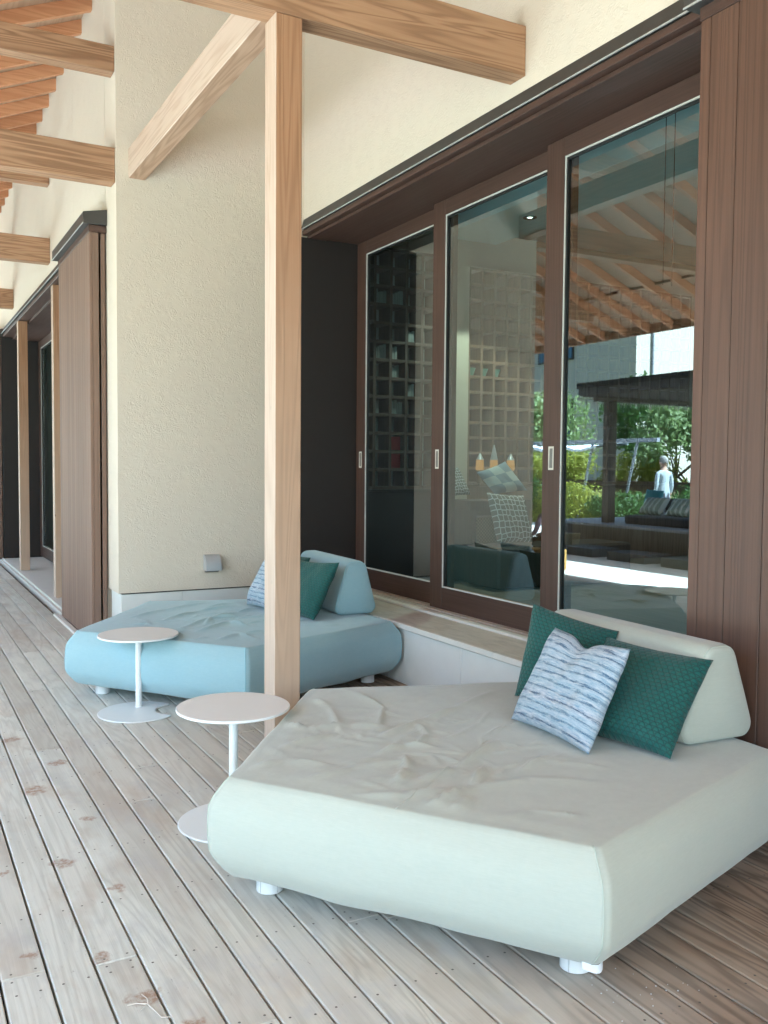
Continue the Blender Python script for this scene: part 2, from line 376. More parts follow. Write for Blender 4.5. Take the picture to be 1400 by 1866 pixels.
# ground: one sheet to the horizon
t = NT('garden_ground'); p = t.pos()
gm = t.fin(t.mix(t.noise(p, 0.6, 5, 0.65), (0.10, 0.11, 0.05), (0.20, 0.18, 0.10)), 0.95, t.bump(t.noise(p, 30, 4), 0.4, 0.02))
put('ground', B().add([(-400, -400, -0.30), (400, -400, -0.30), (400, 400, -0.30), (-400, 400, -0.30)], [(0, 1, 2, 3)]), gm, kind='structure')
t = NT('pale_paving'); p = t.pos()
br = t.n('TexBrick', {'offset': 0.5}, Vector=p, Color1=(0.68, 0.64, 0.57), Color2=(0.63, 0.59, 0.52), Mortar=(0.42, 0.40, 0.38), Scale=1.0, Mortar_Size=0.004, Brick_Width=0.9, Row_Height=0.9).outputs[0]
pav = t.fin(t.mix(t.math('MULTIPLY', t.noise(p, 3, 4), 0.3), br, (0.5, 0.48, 0.45)), 0.8)
put('paving', B().box(-8.6, -1.02, -14, 26, -0.295, -0.012), pav, kind='structure')

# ------------------------------------------------------------------ deck
deck = thing('deck', (1.0, 5.0, -0.03), 'weathered timber boards of the verandah deck', None, None, 'structure')
put('dark_void_fill', B().box(-0.98, XW-0.03, -6.0, YR-0.01, -0.28, -0.06).box(-0.98, XC-0.10, YR-0.005, 21.0, -0.28, -0.06), 'under', deck)  # near-black block paints the shade of the void seen through the gaps
PITCH_B, GAP, X0 = 0.1298, 0.0075, 0.387
cache = {}
def plank_mesh(w, L):
    k = round(L, 2)
    if (w, k) not in cache:
        cache[(w, k)] = B().box(-w/2, w/2, -L/2, L/2, -0.03, 0.0, 0.0035).mesh('plank')
        cache[(w, k)].materials.append(M['deck'])
    return cache[(w, k)]
sb = B()
lens = [3.64, 2.73, 3.185, 4.095, 3.64, 2.275]
def screw(x, y):
    n = 6; z = 0.0006
    sb.add([(x+0.0042*math.cos(2*math.pi*i/n), y+0.0042*math.sin(2*math.pi*i/n), z) for i in range(n)], [tuple(range(n))])
for k in range(-11, 22):
    xl = X0+PITCH_B*k+GAP/2; xr = xl+PITCH_B-GAP; w = PITCH_B-GAP
    if xr > 3.128: continue
    yend = YR-0.01 if xr > 1.50 else 20.9
    y = -5.9 - (k*1.37) % 2.7; j = 0
    rr = random.Random(k)
    while y < yend-0.05:
        L = lens[rr.randrange(len(lens))]
        y0 = max(y, -5.95); y1 = min(y+L-0.002, yend)
        if y1-y0 > 0.15 and y1 > -1.2:
            o = bpy.data.objects.new('plank', plank_mesh(round(w, 4), y1-y0)); col.objects.link(o); o.parent = deck
            LL = round(y1-y0, 2); o.scale = (1, (y1-y0)/LL, 1)
            o.location = (Vector(((xl+xr)/2, (y0+y1)/2, rr.uniform(-0.0012, 0.0)))-deck.location)
        for yj in (y0+0.022, y1-0.022):
            if 1.2 < yj < 9:
                for dx in (0.026, w-0.026): screw(xl+dx+rr.uniform(-.003, .003), yj+rr.uniform(-.004, .004))
        y += L
    yj = 0.4
    while yj < 9.0 and yj < yend:
        for dx in (0.026, w-0.026): screw(xl+dx+rr.uniform(-.006, .006), yj+rr.uniform(-.012, .012))
        yj += 0.455
put('screw_heads', sb, 'screw', deck, kind='stuff')

# ------------------------------------------------------------------ near facade: plaster above the doors, lintel
fac = thing('facade_wall', (XW, 3.0, 0.0), 'cream trowelled plaster wall above the brown sliding glass doors', 'wall')
put('plaster_face', B().box(XW, 3.74, -6.0, YR, 3.60, 6.6).box(3.23, 3.74, -6.0, 2.74, -0.25, 3.595), 'plaster', fac)
fl = put('flashing', B().prism([(XW-0.035, 3.545), (XW-0.03, 3.545), (XW-0.005, 3.632), (3.30, 3.632), (3.30, 3.56)], 'Y', 2.88, YR-0.005), 'flash', fac)
put('drip_edge', B().box(XW-0.039, XW-0.031, 2.88, YR-0.006, 3.538, 3.5445), 'chalk', fl)
put('lintel_board', B().box(XW-0.02, 3.32, 2.80, YR-0.004, 3.496, 3.5375, 0.004), 'door_y', fac)
put('lintel_board', B().box(XW+0.03, 3.40, 2.78, YR-0.003, 3.470, 3.4945, 0.003), 'door_y', fac)
put('soffit', B().box(3.34, 3.74, 2.76, YR-0.002, 3.478, 3.56), 'door_y', fac)

# return wall beside the blue daybed, running on as the face of the far wing
ret = thing('return_wall', (2.4, YR, 0.0), 'cream plaster return wall carrying the small grey step light', 'wall')
put('plaster_face', B().box(XC, 3.76, YR, 7.78, 0.465, 6.2), 'plaster', ret)
for (x0, x1) in ((XC+0.025, 2.12), (2.123, 2.70), (2.703, 3.14)):
    put('plinth_panel', B().box(x0, x1, YR+0.015, 7.76, -0.25, 0.452), 'plinth', ret)
put('shadow_gap', B().box(XC+0.03, 3.13, YR+0.03, 7.75, 0.453, 0.4645), 'darkjamb', ret)
put('jamb_board', B().box(3.14, 3.735, YR-0.03, YR-0.002, 0.44, 3.477), 'darkjamb', ret)
put('jamb_board', B().box(3.145, 3.735, YR-0.0015, YR+0.01, 0.0, 0.40), 'plinth', ret)

far = thing('far_wing_wall', (XC, 12.0, 0.0), 'cream plaster wall of the far wing above its doors, under the timber roof', 'wall')
put('plaster_face', B().box(XC, 2.2, 7.79, 9.25, -0.25, 6.2).box(XC, 2.2, 9.252, 15.18, 3.60, 6.2).box(XC, 2.2, 15.182, 24.0, -0.25, 6.2), 'plaster', far)
f2 = put('flashing', B().prism([(XC-0.055, 3.49), (XC-0.05, 3.49), (XC-0.025, 3.575), (1.70, 3.575), (1.70, 3.50)], 'Y', 9.40, 15.17), 'flash', far)
put('drip_edge', B().box(XC-0.062, XC-0.052, 9.40, 15.165, 3.483, 3.4895), 'chalk', f2)
put('lintel_board', B().box(XC-0.035, 1.76, 9.3, 15.175, 3.435, 3.482, 0.004), 'door_y', far)
put('soffit', B().box(1.70, 2.18, 9.28, 15.178, 3.40, 3.434), 'door_y', far)
put('threshold', B().box(1.52, 2.18, 9.26, 15.18, -0.2, 0.035, 0.006), 'plinth', far)
put('threshold_edge', B().box(1.485, 1.519, 9.255, 15.18, -0.2, 0.015, 0.003), 'stone_edge', far)
put('jamb_board', B().box(XC-0.06, 2.15, 15.12, 15.17, 0.036, 3.434), 'darkjamb', far)

# stone plinth and sill under the doors
pl = thing('stone_plinth', (3.3, 5.0, 0.0), 'low white plinth with a travertine sill below the glass doors', 'plinth')
y = YR-0.035
for i, yb in enumerate((6.56, 5.64, 4.72, 3.80, 2.88)):
    put('plinth_panel', B().box(3.125, 3.6, yb+0.0015, y-0.0015, -0.2, 0.372, 0.002), 'plinth', pl); y = yb
y = YR-0.035
for yb in (5.95, 4.35, 2.80):
    put('sill_slab', B().box(3.105, 3.49, yb+0.001, y-0.001, 0.374, 0.416, 0.004), 'stone', pl)
    put('slab_edge', B().box(3.097, 3.1045, yb+0.001, y-0.001, 0.380, 0.414, 0.0015), 'stone_edge', pl); y = yb
put('track_step', B().box(3.475, 3.52, 2.80, YR-0.034, 0.4165, 0.436, 0.003), 'stone_edge', pl)
for xa in (3.545, 3.612, 3.678):
    put('track_rail', B().box(xa-0.022, xa+0.03, 2.80, YR-0.034, 0.4165, 0.428 if xa < 3.6 else 0.431), 'stone', pl)

# ------------------------------------------------------------------ sliding glass doors
def sliding_door(x, y0, y1, z0, z1, label, group=None, st=0.165, top=0.112, bot=0.165, th=0.045, handle=True, hz=1.56):
    """door leaf in the plane X=x (outer face), its free stile at y1 (farther end)"""
    d = thing('sliding_door', (x, (y0+y1)/2, z0), label, 'door', group)
    zt, zb, ya, yb = z1-top, z0+bot, y0+st, y1-st
    put('stile', B().box(x, x+th, yb, y1, z0, z1, 0.003), 'door', d)
    put('stile', B().box(x, x+th, y0, ya, z0, z1, 0.003), 'door', d)
    put('rail', B().box(x+0.002, x+th-0.002, ya, yb, zt, z1), 'door_y', d)
    put('rail', B().box(x+0.002, x+th-0.002, ya, yb, z0, zb), 'door_y', d)
    bw = 0.009
    g = put('glass_pane', B().add([(x+0.024, ya+0.012, zb+0.012), (x+0.024, yb-0.012, zb+0.012), (x+0.024, yb-0.012, zt-0.012), (x+0.024, ya+0.012, zt-0.012)], [(0, 1, 2, 3)]), 'glass', d)
    for (a, b_, c, e) in ((yb-bw, yb, zb, zt), (ya, ya+bw, zb, zt), (ya+bw, yb-bw, zt-bw, zt), (ya+bw, yb-bw, zb, zb+bw)):
        put('glazing_bead', B().box(x+0.006, x+0.020, a, b_, c, e), 'bead', g)
    for (a, b_, c, e) in ((yb-bw-0.014, yb-bw-0.0005, zb+bw, zt-bw), (ya+bw+0.0005, ya+bw+0.014, zb+bw, zt-bw), (ya+bw+.0145, yb-bw-.0145, zt-bw-0.014, zt-bw-0.0005)):
        put('gasket', B().box(x+0.012, x+0.030, a, b_, c, e), 'rubber', g)
    if handle:
        hy = (yb+y1)/2-0.005
        h = put('handle', B().box(x-0.003, x+0.004, hy-0.024, hy-0.016, hz-0.072, hz+0.072).box(x-0.003, x+0.004, hy+0.016, hy+0.024, hz-0.072, hz+0.072)
                .box(x-0.003, x+0.004, hy-0.0155, hy+0.0155, hz+0.060, hz+0.072).box(x-0.003, x+0.004, hy-0.0155, hy+0.0155, hz-0.072, hz-0.060), 'handle', d)
        put('recess', B().box(x-0.001, x+0.0005, hy-0.0155, hy+0.0155, hz-0.0598, hz+0.0598), 'handle_in', h)
    return d
DG = None
sliding_door(3.705, 5.77, 7.345, 0.432, 3.475, 'brown framed glass door next to the near black jamb board')
sliding_door(3.640, 4.345, 5.945, 0.430, 3.474, 'brown framed glass door between the other two, cream wall mirrored in it')
sliding_door(3.575, 2.80, 4.515, 0.429, 3.473, 'brown framed glass door beside the brown plank shutter box, mirroring the garden')
# far wing doors
sliding_door(2.07, 9.26, 11.05, 0.06, 3.39, 'glass door of the far wing partly behind the weathered shutter box', handle=False, st=0.2)
sliding_door(2.00, 11.0, 12.9, 0.055, 3.395, 'glass door of the far wing between the two slim posts', handle=False, st=0.24)
sliding_door(2.07, 12.85, 15.1, 0.06, 3.39, 'glass door of the far wing beside its dark jamb', handle=False, st=0.2)

# ------------------------------------------------------------------ shutter boxes
def shutter_box(x, ynear, yfar, xw, z0, edges, mat, label, zt=3.39):
    """timber box that stores the shutters, its plank face at X=x"""
    s = thing('shutter_box', ((x+xw)/2, (ynear+yfar)/2, z0), label, 'shutter box')
    for a, b_ in zip(edges[:-1], edges[1:]):
        put('plank', B().box(x, x+0.022, a+0.0015, b_-0.0015, z0, zt, 0.0025), mat, s)
    put('core', B().box(x+0.024, x+0.05, ynear+0.03, yfar-0.03, z0+0.01, zt-0.002), 'darkjamb', s)
    for (ya, yb) in ((ynear, ynear+0.03), (yfar-0.03, yfar)):
        put('end_board', B().box(x+0.0235, x+0.075, ya+0.001, yb-0.001, z0, zt-0.001, 0.003), mat, s)
        put('end_board', B().box(x+0.092, xw-0.012, ya+0.006, yb-0.006, z0, zt-0.001, 0.003), mat, s)
    put('top_rail', B().box(x-0.004, xw-0.003, ynear-0.005, yfar+0.005, zt+0.001, zt+0.058, 0.003), 'door_y', s)
    h = put('hood', B().prism([(x-0.05, zt+0.060), (x-0.045, zt+0.060), (xw-0.002, zt+0.060), (xw-0.002, zt+0.185), (x-0.045, zt+0.150), (x-0.05, zt+0.148)], 'Y', ynear-0.03, yfar+0.05), 'flash', s)
    put('drip_edge', B().box(x-0.056, x-0.0505, ynear-0.03, yfar+0.05, zt+0.056, zt+0.064), 'chalk', h)
    return s
shutter_box(3.065, 0.60, 2.848, XW, 0.02, [0.60, 0.80, 1.01, 1.20, 1.40, 1.60, 1.80, 2.00, 2.225, 2.468, 2.650, 2.793, 2.848], 'plank_v', 'reddish brown plank shutter box behind the green daybed', zt=3.40)
ed = list(np.linspace(7.74, 9.26, 15))
shutter_box(1.46, 7.74, 9.26, XC, 0.02, ed, 'plank_w', 'sun bleached plank shutter box beyond the cream return wall')
shutter_box(1.46, 15.20, 17.0, XC, 0.02, list(np.linspace(15.2, 17.0, 14)), 'plank_w', 'shutter box at the far end beyond the dark jamb of the far wing')
put('kerb_strip', B().box(1.405, 1.455, 7.40, 9.42, -0.05, 0.022, 0.004), 'stone_edge', label='pale stone strip along the foot of the bleached shutter box', cat='kerb')

# ------------------------------------------------------------------ timber frame
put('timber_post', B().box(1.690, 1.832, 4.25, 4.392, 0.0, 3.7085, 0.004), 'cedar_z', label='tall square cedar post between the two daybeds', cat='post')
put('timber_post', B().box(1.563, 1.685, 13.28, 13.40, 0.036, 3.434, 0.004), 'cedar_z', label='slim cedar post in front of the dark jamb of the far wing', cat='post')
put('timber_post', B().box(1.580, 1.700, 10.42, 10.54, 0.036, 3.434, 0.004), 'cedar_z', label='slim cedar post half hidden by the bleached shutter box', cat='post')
put('tie_beam', B().box(-2.2, XW-0.002, 4.245, 4.385, 3.710, 3.988, 0.004), 'cedar_x', label='cedar cross beam resting on the tall post and running into the plaster above the doors', cat='beam')
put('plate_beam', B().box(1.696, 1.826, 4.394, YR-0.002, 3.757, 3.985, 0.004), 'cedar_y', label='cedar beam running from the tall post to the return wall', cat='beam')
BG = 'cross beams of the far wing'
words = {7.405: ('next to the return wall corner', ''), 10.69: ('above the bleached shutter box end', ''), 14.04: ('at the far end of the far wing', '')}
for yb in (7.405, 10.69, 14.04):
    put('tie_beam', B().box(-2.2, XC-0.002, yb, yb+0.135, 3.712, 3.982, 0.004), 'cedar_x', label='lower cedar cross beam %s' % words[yb][0], cat='beam')
    put('collar_beam', B().box(-1.2, XC-0.002, yb, yb+0.135, 4.565, 4.762, 0.004), 'cedar_x', label='upper slimmer cedar cross beam %s' % words[yb][0], cat='beam')
put('collar_beam', B().box(-1.2, XW-0.002, 4.245, 4.385, 4.565, 4.762, 0.004), 'cedar_x', label='upper cedar cross beam over the tall post', cat='beam')
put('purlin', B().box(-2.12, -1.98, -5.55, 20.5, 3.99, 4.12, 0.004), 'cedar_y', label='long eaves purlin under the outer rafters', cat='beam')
for yb in (-5.3, 1.0, 7.405, 14.04):
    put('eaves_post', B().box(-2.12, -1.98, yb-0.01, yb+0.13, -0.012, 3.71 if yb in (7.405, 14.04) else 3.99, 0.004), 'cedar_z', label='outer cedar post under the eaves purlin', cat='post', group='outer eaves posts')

# ------------------------------------------------------------------ verandah roof
def zr(x): return 5.53+0.42*(x-1.6)
roof = thing('verandah_roof', (0.0, 6.0, 3.5), 'timber verandah roof with close set orange rafters', 'roof')
put('sheathing', B().prism([(-2.85, zr(-2.85)), (3.19, zr(3.19)), (3.19, zr(3.19)+0.05), (-2.85, zr(-2.85)+0.05)], 'Y', -5.6, 21.0), 'sheath', roof)  # unseen near end cut back so that light comes in from behind
put('roofing', B().prism([(-2.92, zr(-2.92)+0.055), (8.0, zr(8.0)+0.055), (8.0, zr(8.0)+0.16), (-2.92, zr(-2.92)+0.16)], 'Y', -5.7, 21.2), 'flash', roof)
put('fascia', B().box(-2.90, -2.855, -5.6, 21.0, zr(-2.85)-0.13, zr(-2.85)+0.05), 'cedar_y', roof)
yb = -5.625
rm = None
while yb < 20.9:
    if rm is None:
        b_ = B().prism([(-2.85, zr(-2.85)-0.125), (3.19, zr(3.19)-0.125), (3.19, zr(3.19)-0.002), (-2.85, zr(-2.85)-0.002)], 'Y', -0.026, 0.026)
        rm = b_.mesh('rafter'); rm.materials.append(M['rafter'])
    o = bpy.data.objects.new('rafter', rm); col.objects.link(o); o.parent = roof; o.location = Vector((0, yb, 0))-roof.location
    yb += 0.48

# ------------------------------------------------------------------ step light on the return wall
lt = thing('step_light', (2.36, YR, 0.60), 'small curved grey metal step light on the cream return wall', 'wall lamp')
pr = [(YR-0.001, 0.752)]
for i in range(9):
    a = i/8*math.pi/2; pr.append((YR-0.085*math.sin(a)**0.8-0.002, 0.632+0.12*math.cos(a)))
pr += [(YR-0.087, 0.622), (YR-0.001, 0.622)]
put('hood', B().prism(pr, 'X', 2.298, 2.427), 'lampmetal', lt, smooth=True, angle=40)
put('lens', B().prism([(YR-0.070, 0.6215), (YR-0.001, 0.6215), (YR-0.001, 0.606), (YR-0.03, 0.606)], 'X', 2.308, 2.417), 'lampdark', lt)

# ================================================================== FURNITURE
def pent_ring(cx, cy, th0, apo, fil, ne, na):
    """rounded regular pentagon, counter-clockwise: list of points, corner index list"""
    rc = apo-fil; R_in = rc/math.cos(math.pi/5)
    pts = []; cor = []
    for i in range(5):
        a = th0+i*2*math.pi/5
        c = (cx+R_in*math.cos(a), cy+R_in*math.sin(a))
        an = th0+(i+1)*2*math.pi/5; cn = (cx+R_in*math.cos(an), cy+R_in*math.sin(an))
        for k in range(na+1):
            b_ = a-math.pi/5+2*math.pi/5*k/na
            if k == na//2: cor.append(len(pts))
            pts.append((c[0]+fil*math.cos(b_), c[1]+fil*math.sin(b_)))
        e0 = pts[-1]; nb = a+math.pi/5; e1 = (cn[0]+fil*math.cos(nb), cn[1]+fil*math.sin(nb))
        for k in range(1, ne): f_ = k/ne; pts.append((e0[0]*(1-f_)+e1[0]*f_, e0[1]*(1-f_)+e1[1]*f_))
    return pts, cor

def fold_field(folds, seed, cx, cy):
    segs = []
    rs = random.Random(seed)
    extra = []
    for _ in range(46):     # finer pulled creases
        x, y = cx+rs.gauss(-0.28, .34), cy+rs.gauss(-0.05, .36); a = rs.choice((0.35, 0.55, 2.2, -0.5))+rs.gauss(0, .35); L = rs.uniform(.12, .42)
        m_ = (x+.5*L*math.cos(a), y+.5*L*math.sin(a)); bend = rs.uniform(-.07, .07)
        extra.append(([(x, y), (m_[0]-bend*math.sin(a), m_[1]+bend*math.cos(a)), (x+L*math.cos(a), y+L*math.sin(a))], rs.uniform(.0025, .0065), rs.uniform(.012, .024)))
    for pl_, amp, wd in list(folds)+extra:
        for a, b_ in zip(pl_[:-1], pl_[1:]): segs.append((np.array(a), np.array(b_), amp, wd))
    def f(x, y):
        z = np.zeros_like(x)
        for a, b_, amp, wd in segs:
            d = b_-a; L2 = d@d
            tt = np.clip(((x-a[0])*d[0]+(y-a[1])*d[1])/L2, 0, 1)
            px, py = x-(a[0]+tt*d[0]), y-(a[1]+tt*d[1])
            L = math.sqrt(L2); sgn = (px*(-d[1])+py*d[0])/L
            dist2 = px*px+py*py
            taper = 0.35+0.65*np.sin(np.pi*np.clip(tt, 0.03, 0.97))
            # one steep flank, one soft flank
            w_ = np.where(sgn > 0, wd*0.34, wd*0.95)
            z = np.maximum(z, 1.75*amp*taper*np.exp(-(np.sqrt(dist2)/w_)**1.35))
        return z
    return f

def daybed(name, cx, cy, th, fab, pipe, folds, label, seed, apo=0.874):
    d = thing(name, (cx, cy, 0.0), label, 'daybed')
    ne, na = 46, 14
    prof = [(0.16, 0.118, .03), (0.075, 0.100, .03), (0.030, 0.078, .035), (0.004, 0.081, .035), (-0.018, 0.102, .04), (-0.050, 0.150, .04), (-0.062, 0.180, .04), (-0.066, 0.235, .04), (-0.065, 0.29, .04), (-0.061, 0.338, .04), (-0.046, 0.368, .038), (-0.015, 0.409, .034), (-0.0025, 0.4245, .03), (0.008, 0.428, .028)]
    rs = random.Random(seed); ph = [rs.uniform(0, 6.28) for _ in range(12)]
    V = []; rings = []
    for j, (off, z, fil) in enumerate(prof):
        pts, cor = pent_ring(cx, cy, th, apo-off, fil, ne, na); n = len(pts)
        rings.append([len(V)+i for i in range(n)])
        for i, (x, y) in enumerate(pts):
            q = i/n*5*2*math.pi
            # slack cloth: soft dents along the sides, wavy hem
            nz = mnoise.noise(Vector((x*3.1+seed, y*3.1, z*4.0)))*0.006+mnoise.noise(Vector((x*9+seed, y*9, z*3.0)))*0.003
            rx, ry = x-cx, y-cy; rl = math.hypot(rx, ry)
            side = 1.0 if 2 <= j <= 11 else 0.3
            x2 = x+rx/rl*nz*side; y2 = y+ry/rl*nz*side
            dz = 0.0
            if j in (2, 3): dz = 0.005*mnoise.noise(Vector((x*6+seed, y*6, 0)))+0.0015*math.sin(q*3+ph[0])
            if j >= 11: dz = 0.004*mnoise.noise(Vector((x*4, y*4, seed)))
            V.append((x2, y2, z+dz))
    # top, ring by ring to the centre
    ff = fold_field(folds, seed, cx, cy)
    NT_ = 84
    for k in range(1, NT_+1):
        s_ = 1-k/NT_
        pts, _ = pent_ring(cx, cy, th, (apo-0.018)*max(s_, 0.006), 0.05*max(s_, 0.006)+0.0001, ne, na)
        X = np.array([p_[0] for p_ in pts]); Y = np.array([p_[1] for p_ in pts])
        edge = min(1.0, (1-s_)/0.09)
        Z = 0.427+0.006*edge+ff(X, Y)*edge
        Z = Z+edge*np.array([0.0045*mnoise.noise(Vector((a*2.6+seed, b_*2.6, 3)))+0.0028*mnoise.noise(Vector((a*6+b_*3+seed, b_*5, 7)))+0.0012*mnoise.noise(Vector((a*15, b_*15, seed))) for a, b_ in zip(X, Y)])
        rings.append([len(V)+i for i in range(len(pts))]); V += list(zip(X, Y, Z))
    F = []
    n = len(rings[0])
    for a, b_ in zip(rings[:-1], rings[1:]):
        F += [(a[i], a[(i+1) % n], b_[(i+1) % n], b_[i]) for i in range(n)]
    F.append(tuple(rings[-1])); F.append(tuple(reversed(rings[0])))
    b = B(); b.v = V; b.f = F
    mt = put('mattress_cover', b, fab, d, smooth=True)
    for i in range(5):   # sewn corner seams
        pts = []
        for j in range(3, len(prof)):
            v = Vector(V[rings[j][cor[i]-3]]); r_ = Vector((v.x-cx, v.y-cy, 0)).normalized(); pts.append(v+r_*0.0012)
        put('seam', B().tube(pts, 0.0026, 5), pipe, mt, smooth=True)
    # seam running across the top
    pts = []
    for q in np.linspace(0, 1, 60):
        x, y = cx-0.72+0.92*q, cy-0.52+0.63*q
        zz = 0.4330+float(ff(np.array([x]), np.array([y]))[0])+0.0045*mnoise.noise(Vector((x*2.6+seed, y*2.6, 3)))+0.0028*mnoise.noise(Vector((x*6+y*3+seed, y*5, 7)))+0.0012*mnoise.noise(Vector((x*15, y*15, seed)))
        pts.append((x, y, zz))
    put('seam', B().tube(pts, 0.0014, 5), fab, mt, smooth=True)
    for i in range(5):
        a = th+i*2*math.pi/5; lx, ly = cx+0.93*math.cos(a), cy+0.93*math.sin(a)
        put('leg', B().cyl((lx, ly, 0.003), (lx, ly, 0.118), 0.047, 0.047, 28), 'leg', d, smooth=True, angle=40)
        put('foot_pad', B().cyl((lx, ly, 0.0), (lx, ly, 0.0029), 0.042, 0.042, 20), 'rubber', d)
        for q in (-0.6, 0.75):   # seam of the leg sleeve
            aa = R(240)+q; px, py = lx+0.0473*math.cos(aa), ly+0.0473*math.sin(aa)
            put('leg_seam', B().tube([(px, py, 0.006), (px, py, 0.11)], 0.0012, 5), 'lampmetal', d)
    return d, V, rings, cor

G_TH = R(251.3)
gf = [([(1.416, 3.529), (1.471, 3.34), (1.657, 3.315), (1.767, 3.233)], .014, .028), ([(1.573, 3.245), (1.692, 3.604), (1.685, 3.766)], .011, .03),
      ([(1.075, 3.015), (1.247, 3.028), (1.363, 2.9)], .009, .03), ([(1.236, 2.805), (1.42, 2.838), (1.674, 2.809)], .010, .028),
      ([(1.477, 2.621), (1.578, 2.724), (1.645, 2.86)], .018, .026), ([(1.556, 2.61), (1.749, 2.669), (2.04, 2.844)], .014, .03),
      ([(1.472, 2.401), (1.692, 2.481), (1.836, 2.624)], .018, .026), ([(1.509, 2.331), (1.62, 2.405)], .014, .025),
      ([(1.712, 3.132), (1.992, 3.256), (2.192, 3.351)], .012, .03), ([(1.645, 2.476), (1.905, 2.461), (2.089, 2.336)], .008, .035),
      ([(1.309, 3.178), (1.518, 3.231)], .012, .025), ([(1.91, 3.824), (1.909, 3.494), (1.729, 3.209)], .010, .03), ([(2.192, 3.351), (2.519, 3.518)], .008, .035),
      ([(1.30, 2.60), (1.45, 2.52), (1.62, 2.50)], .011, .026), ([(1.75, 2.95), (1.86, 3.05), (1.90, 3.20)], .012, .026), ([(1.95, 2.55), (2.10, 2.62)], .010, .03), ([(1.60, 2.95), (1.72, 2.99), (1.80, 2.92)], .012, .024)]
green_bed, gV, gR, gC = daybed('green_daybed', 2.09, 2.945, G_TH, 'green_fab', 'green_pipe', gf, 'pale sage green pentagonal daybed with rumpled cover', 3)
bf = [([(1.649, 6.181), (1.956, 6.427), (2.293, 6.554)], .014, .03), ([(1.919, 6.05), (2.182, 6.236), (2.395, 6.358)], .016, .03), ([(1.727, 5.677), (2.018, 5.879), (2.081, 5.73)], .014, .03),
      ([(1.765, 5.348), (1.948, 5.463), (2.107, 5.492)], .010, .03), ([(1.473, 6.392), (1.762, 6.604), (2.166, 6.83)], .010, .035), ([(1.917, 5.585), (1.976, 5.244)], .010, .03), ([(1.661, 5.82), (2.045, 6.194)], .012, .03),
      ([(1.85, 5.9), (1.95, 6.1), (2.15, 6.08)], .014, .026), ([(2.05, 6.55), (2.3, 6.7)], .012, .03)]
blue_bed, bV, bR, bC = daybed('blue_daybed', 2.14, 6.09, R(253.5), 'blue_fab', 'blue_pipe', bf, 'pale blue pentagonal daybed in front of the cream return wall', 11, apo=0.885)
# untucked white strap with zip at the front corner of the green cover, teal tag at another corner
fx, fy = 2.09+1.070*math.cos(G_TH), 2.945+1.070*math.sin(G_TH)
st_ = B()
for i in range(9):
    a = i/8; x = fx-0.032+0.075*a; y = fy+0.012-0.028*math.sin(a*math.pi); zz = 0.072-0.008*math.sin(a*math.pi)
    st_.v += [(x, y, zz), (x, y+0.006, zz+0.022)]
st_.f = [(2*i, 2*i+2, 2*i+3, 2*i+1) for i in range(8)]
put('corner_strap', st_, 'whitecloth', green_bed, smooth=True)
lx_, ly_ = 2.09+1.075*math.cos(G_TH-2*math.pi/5), 2.94+1.075*math.sin(G_TH-2*math.pi/5)
put('tag', B().add([(lx_+0.012, ly_-0.02, 0.112), (lx_+0.030, ly_-0.048, 0.108), (lx_+0.034, ly_-0.050, 0.090), (lx_+0.014, ly_-0.020, 0.096)], [(0, 1, 2, 3)]), 'tag', green_bed)

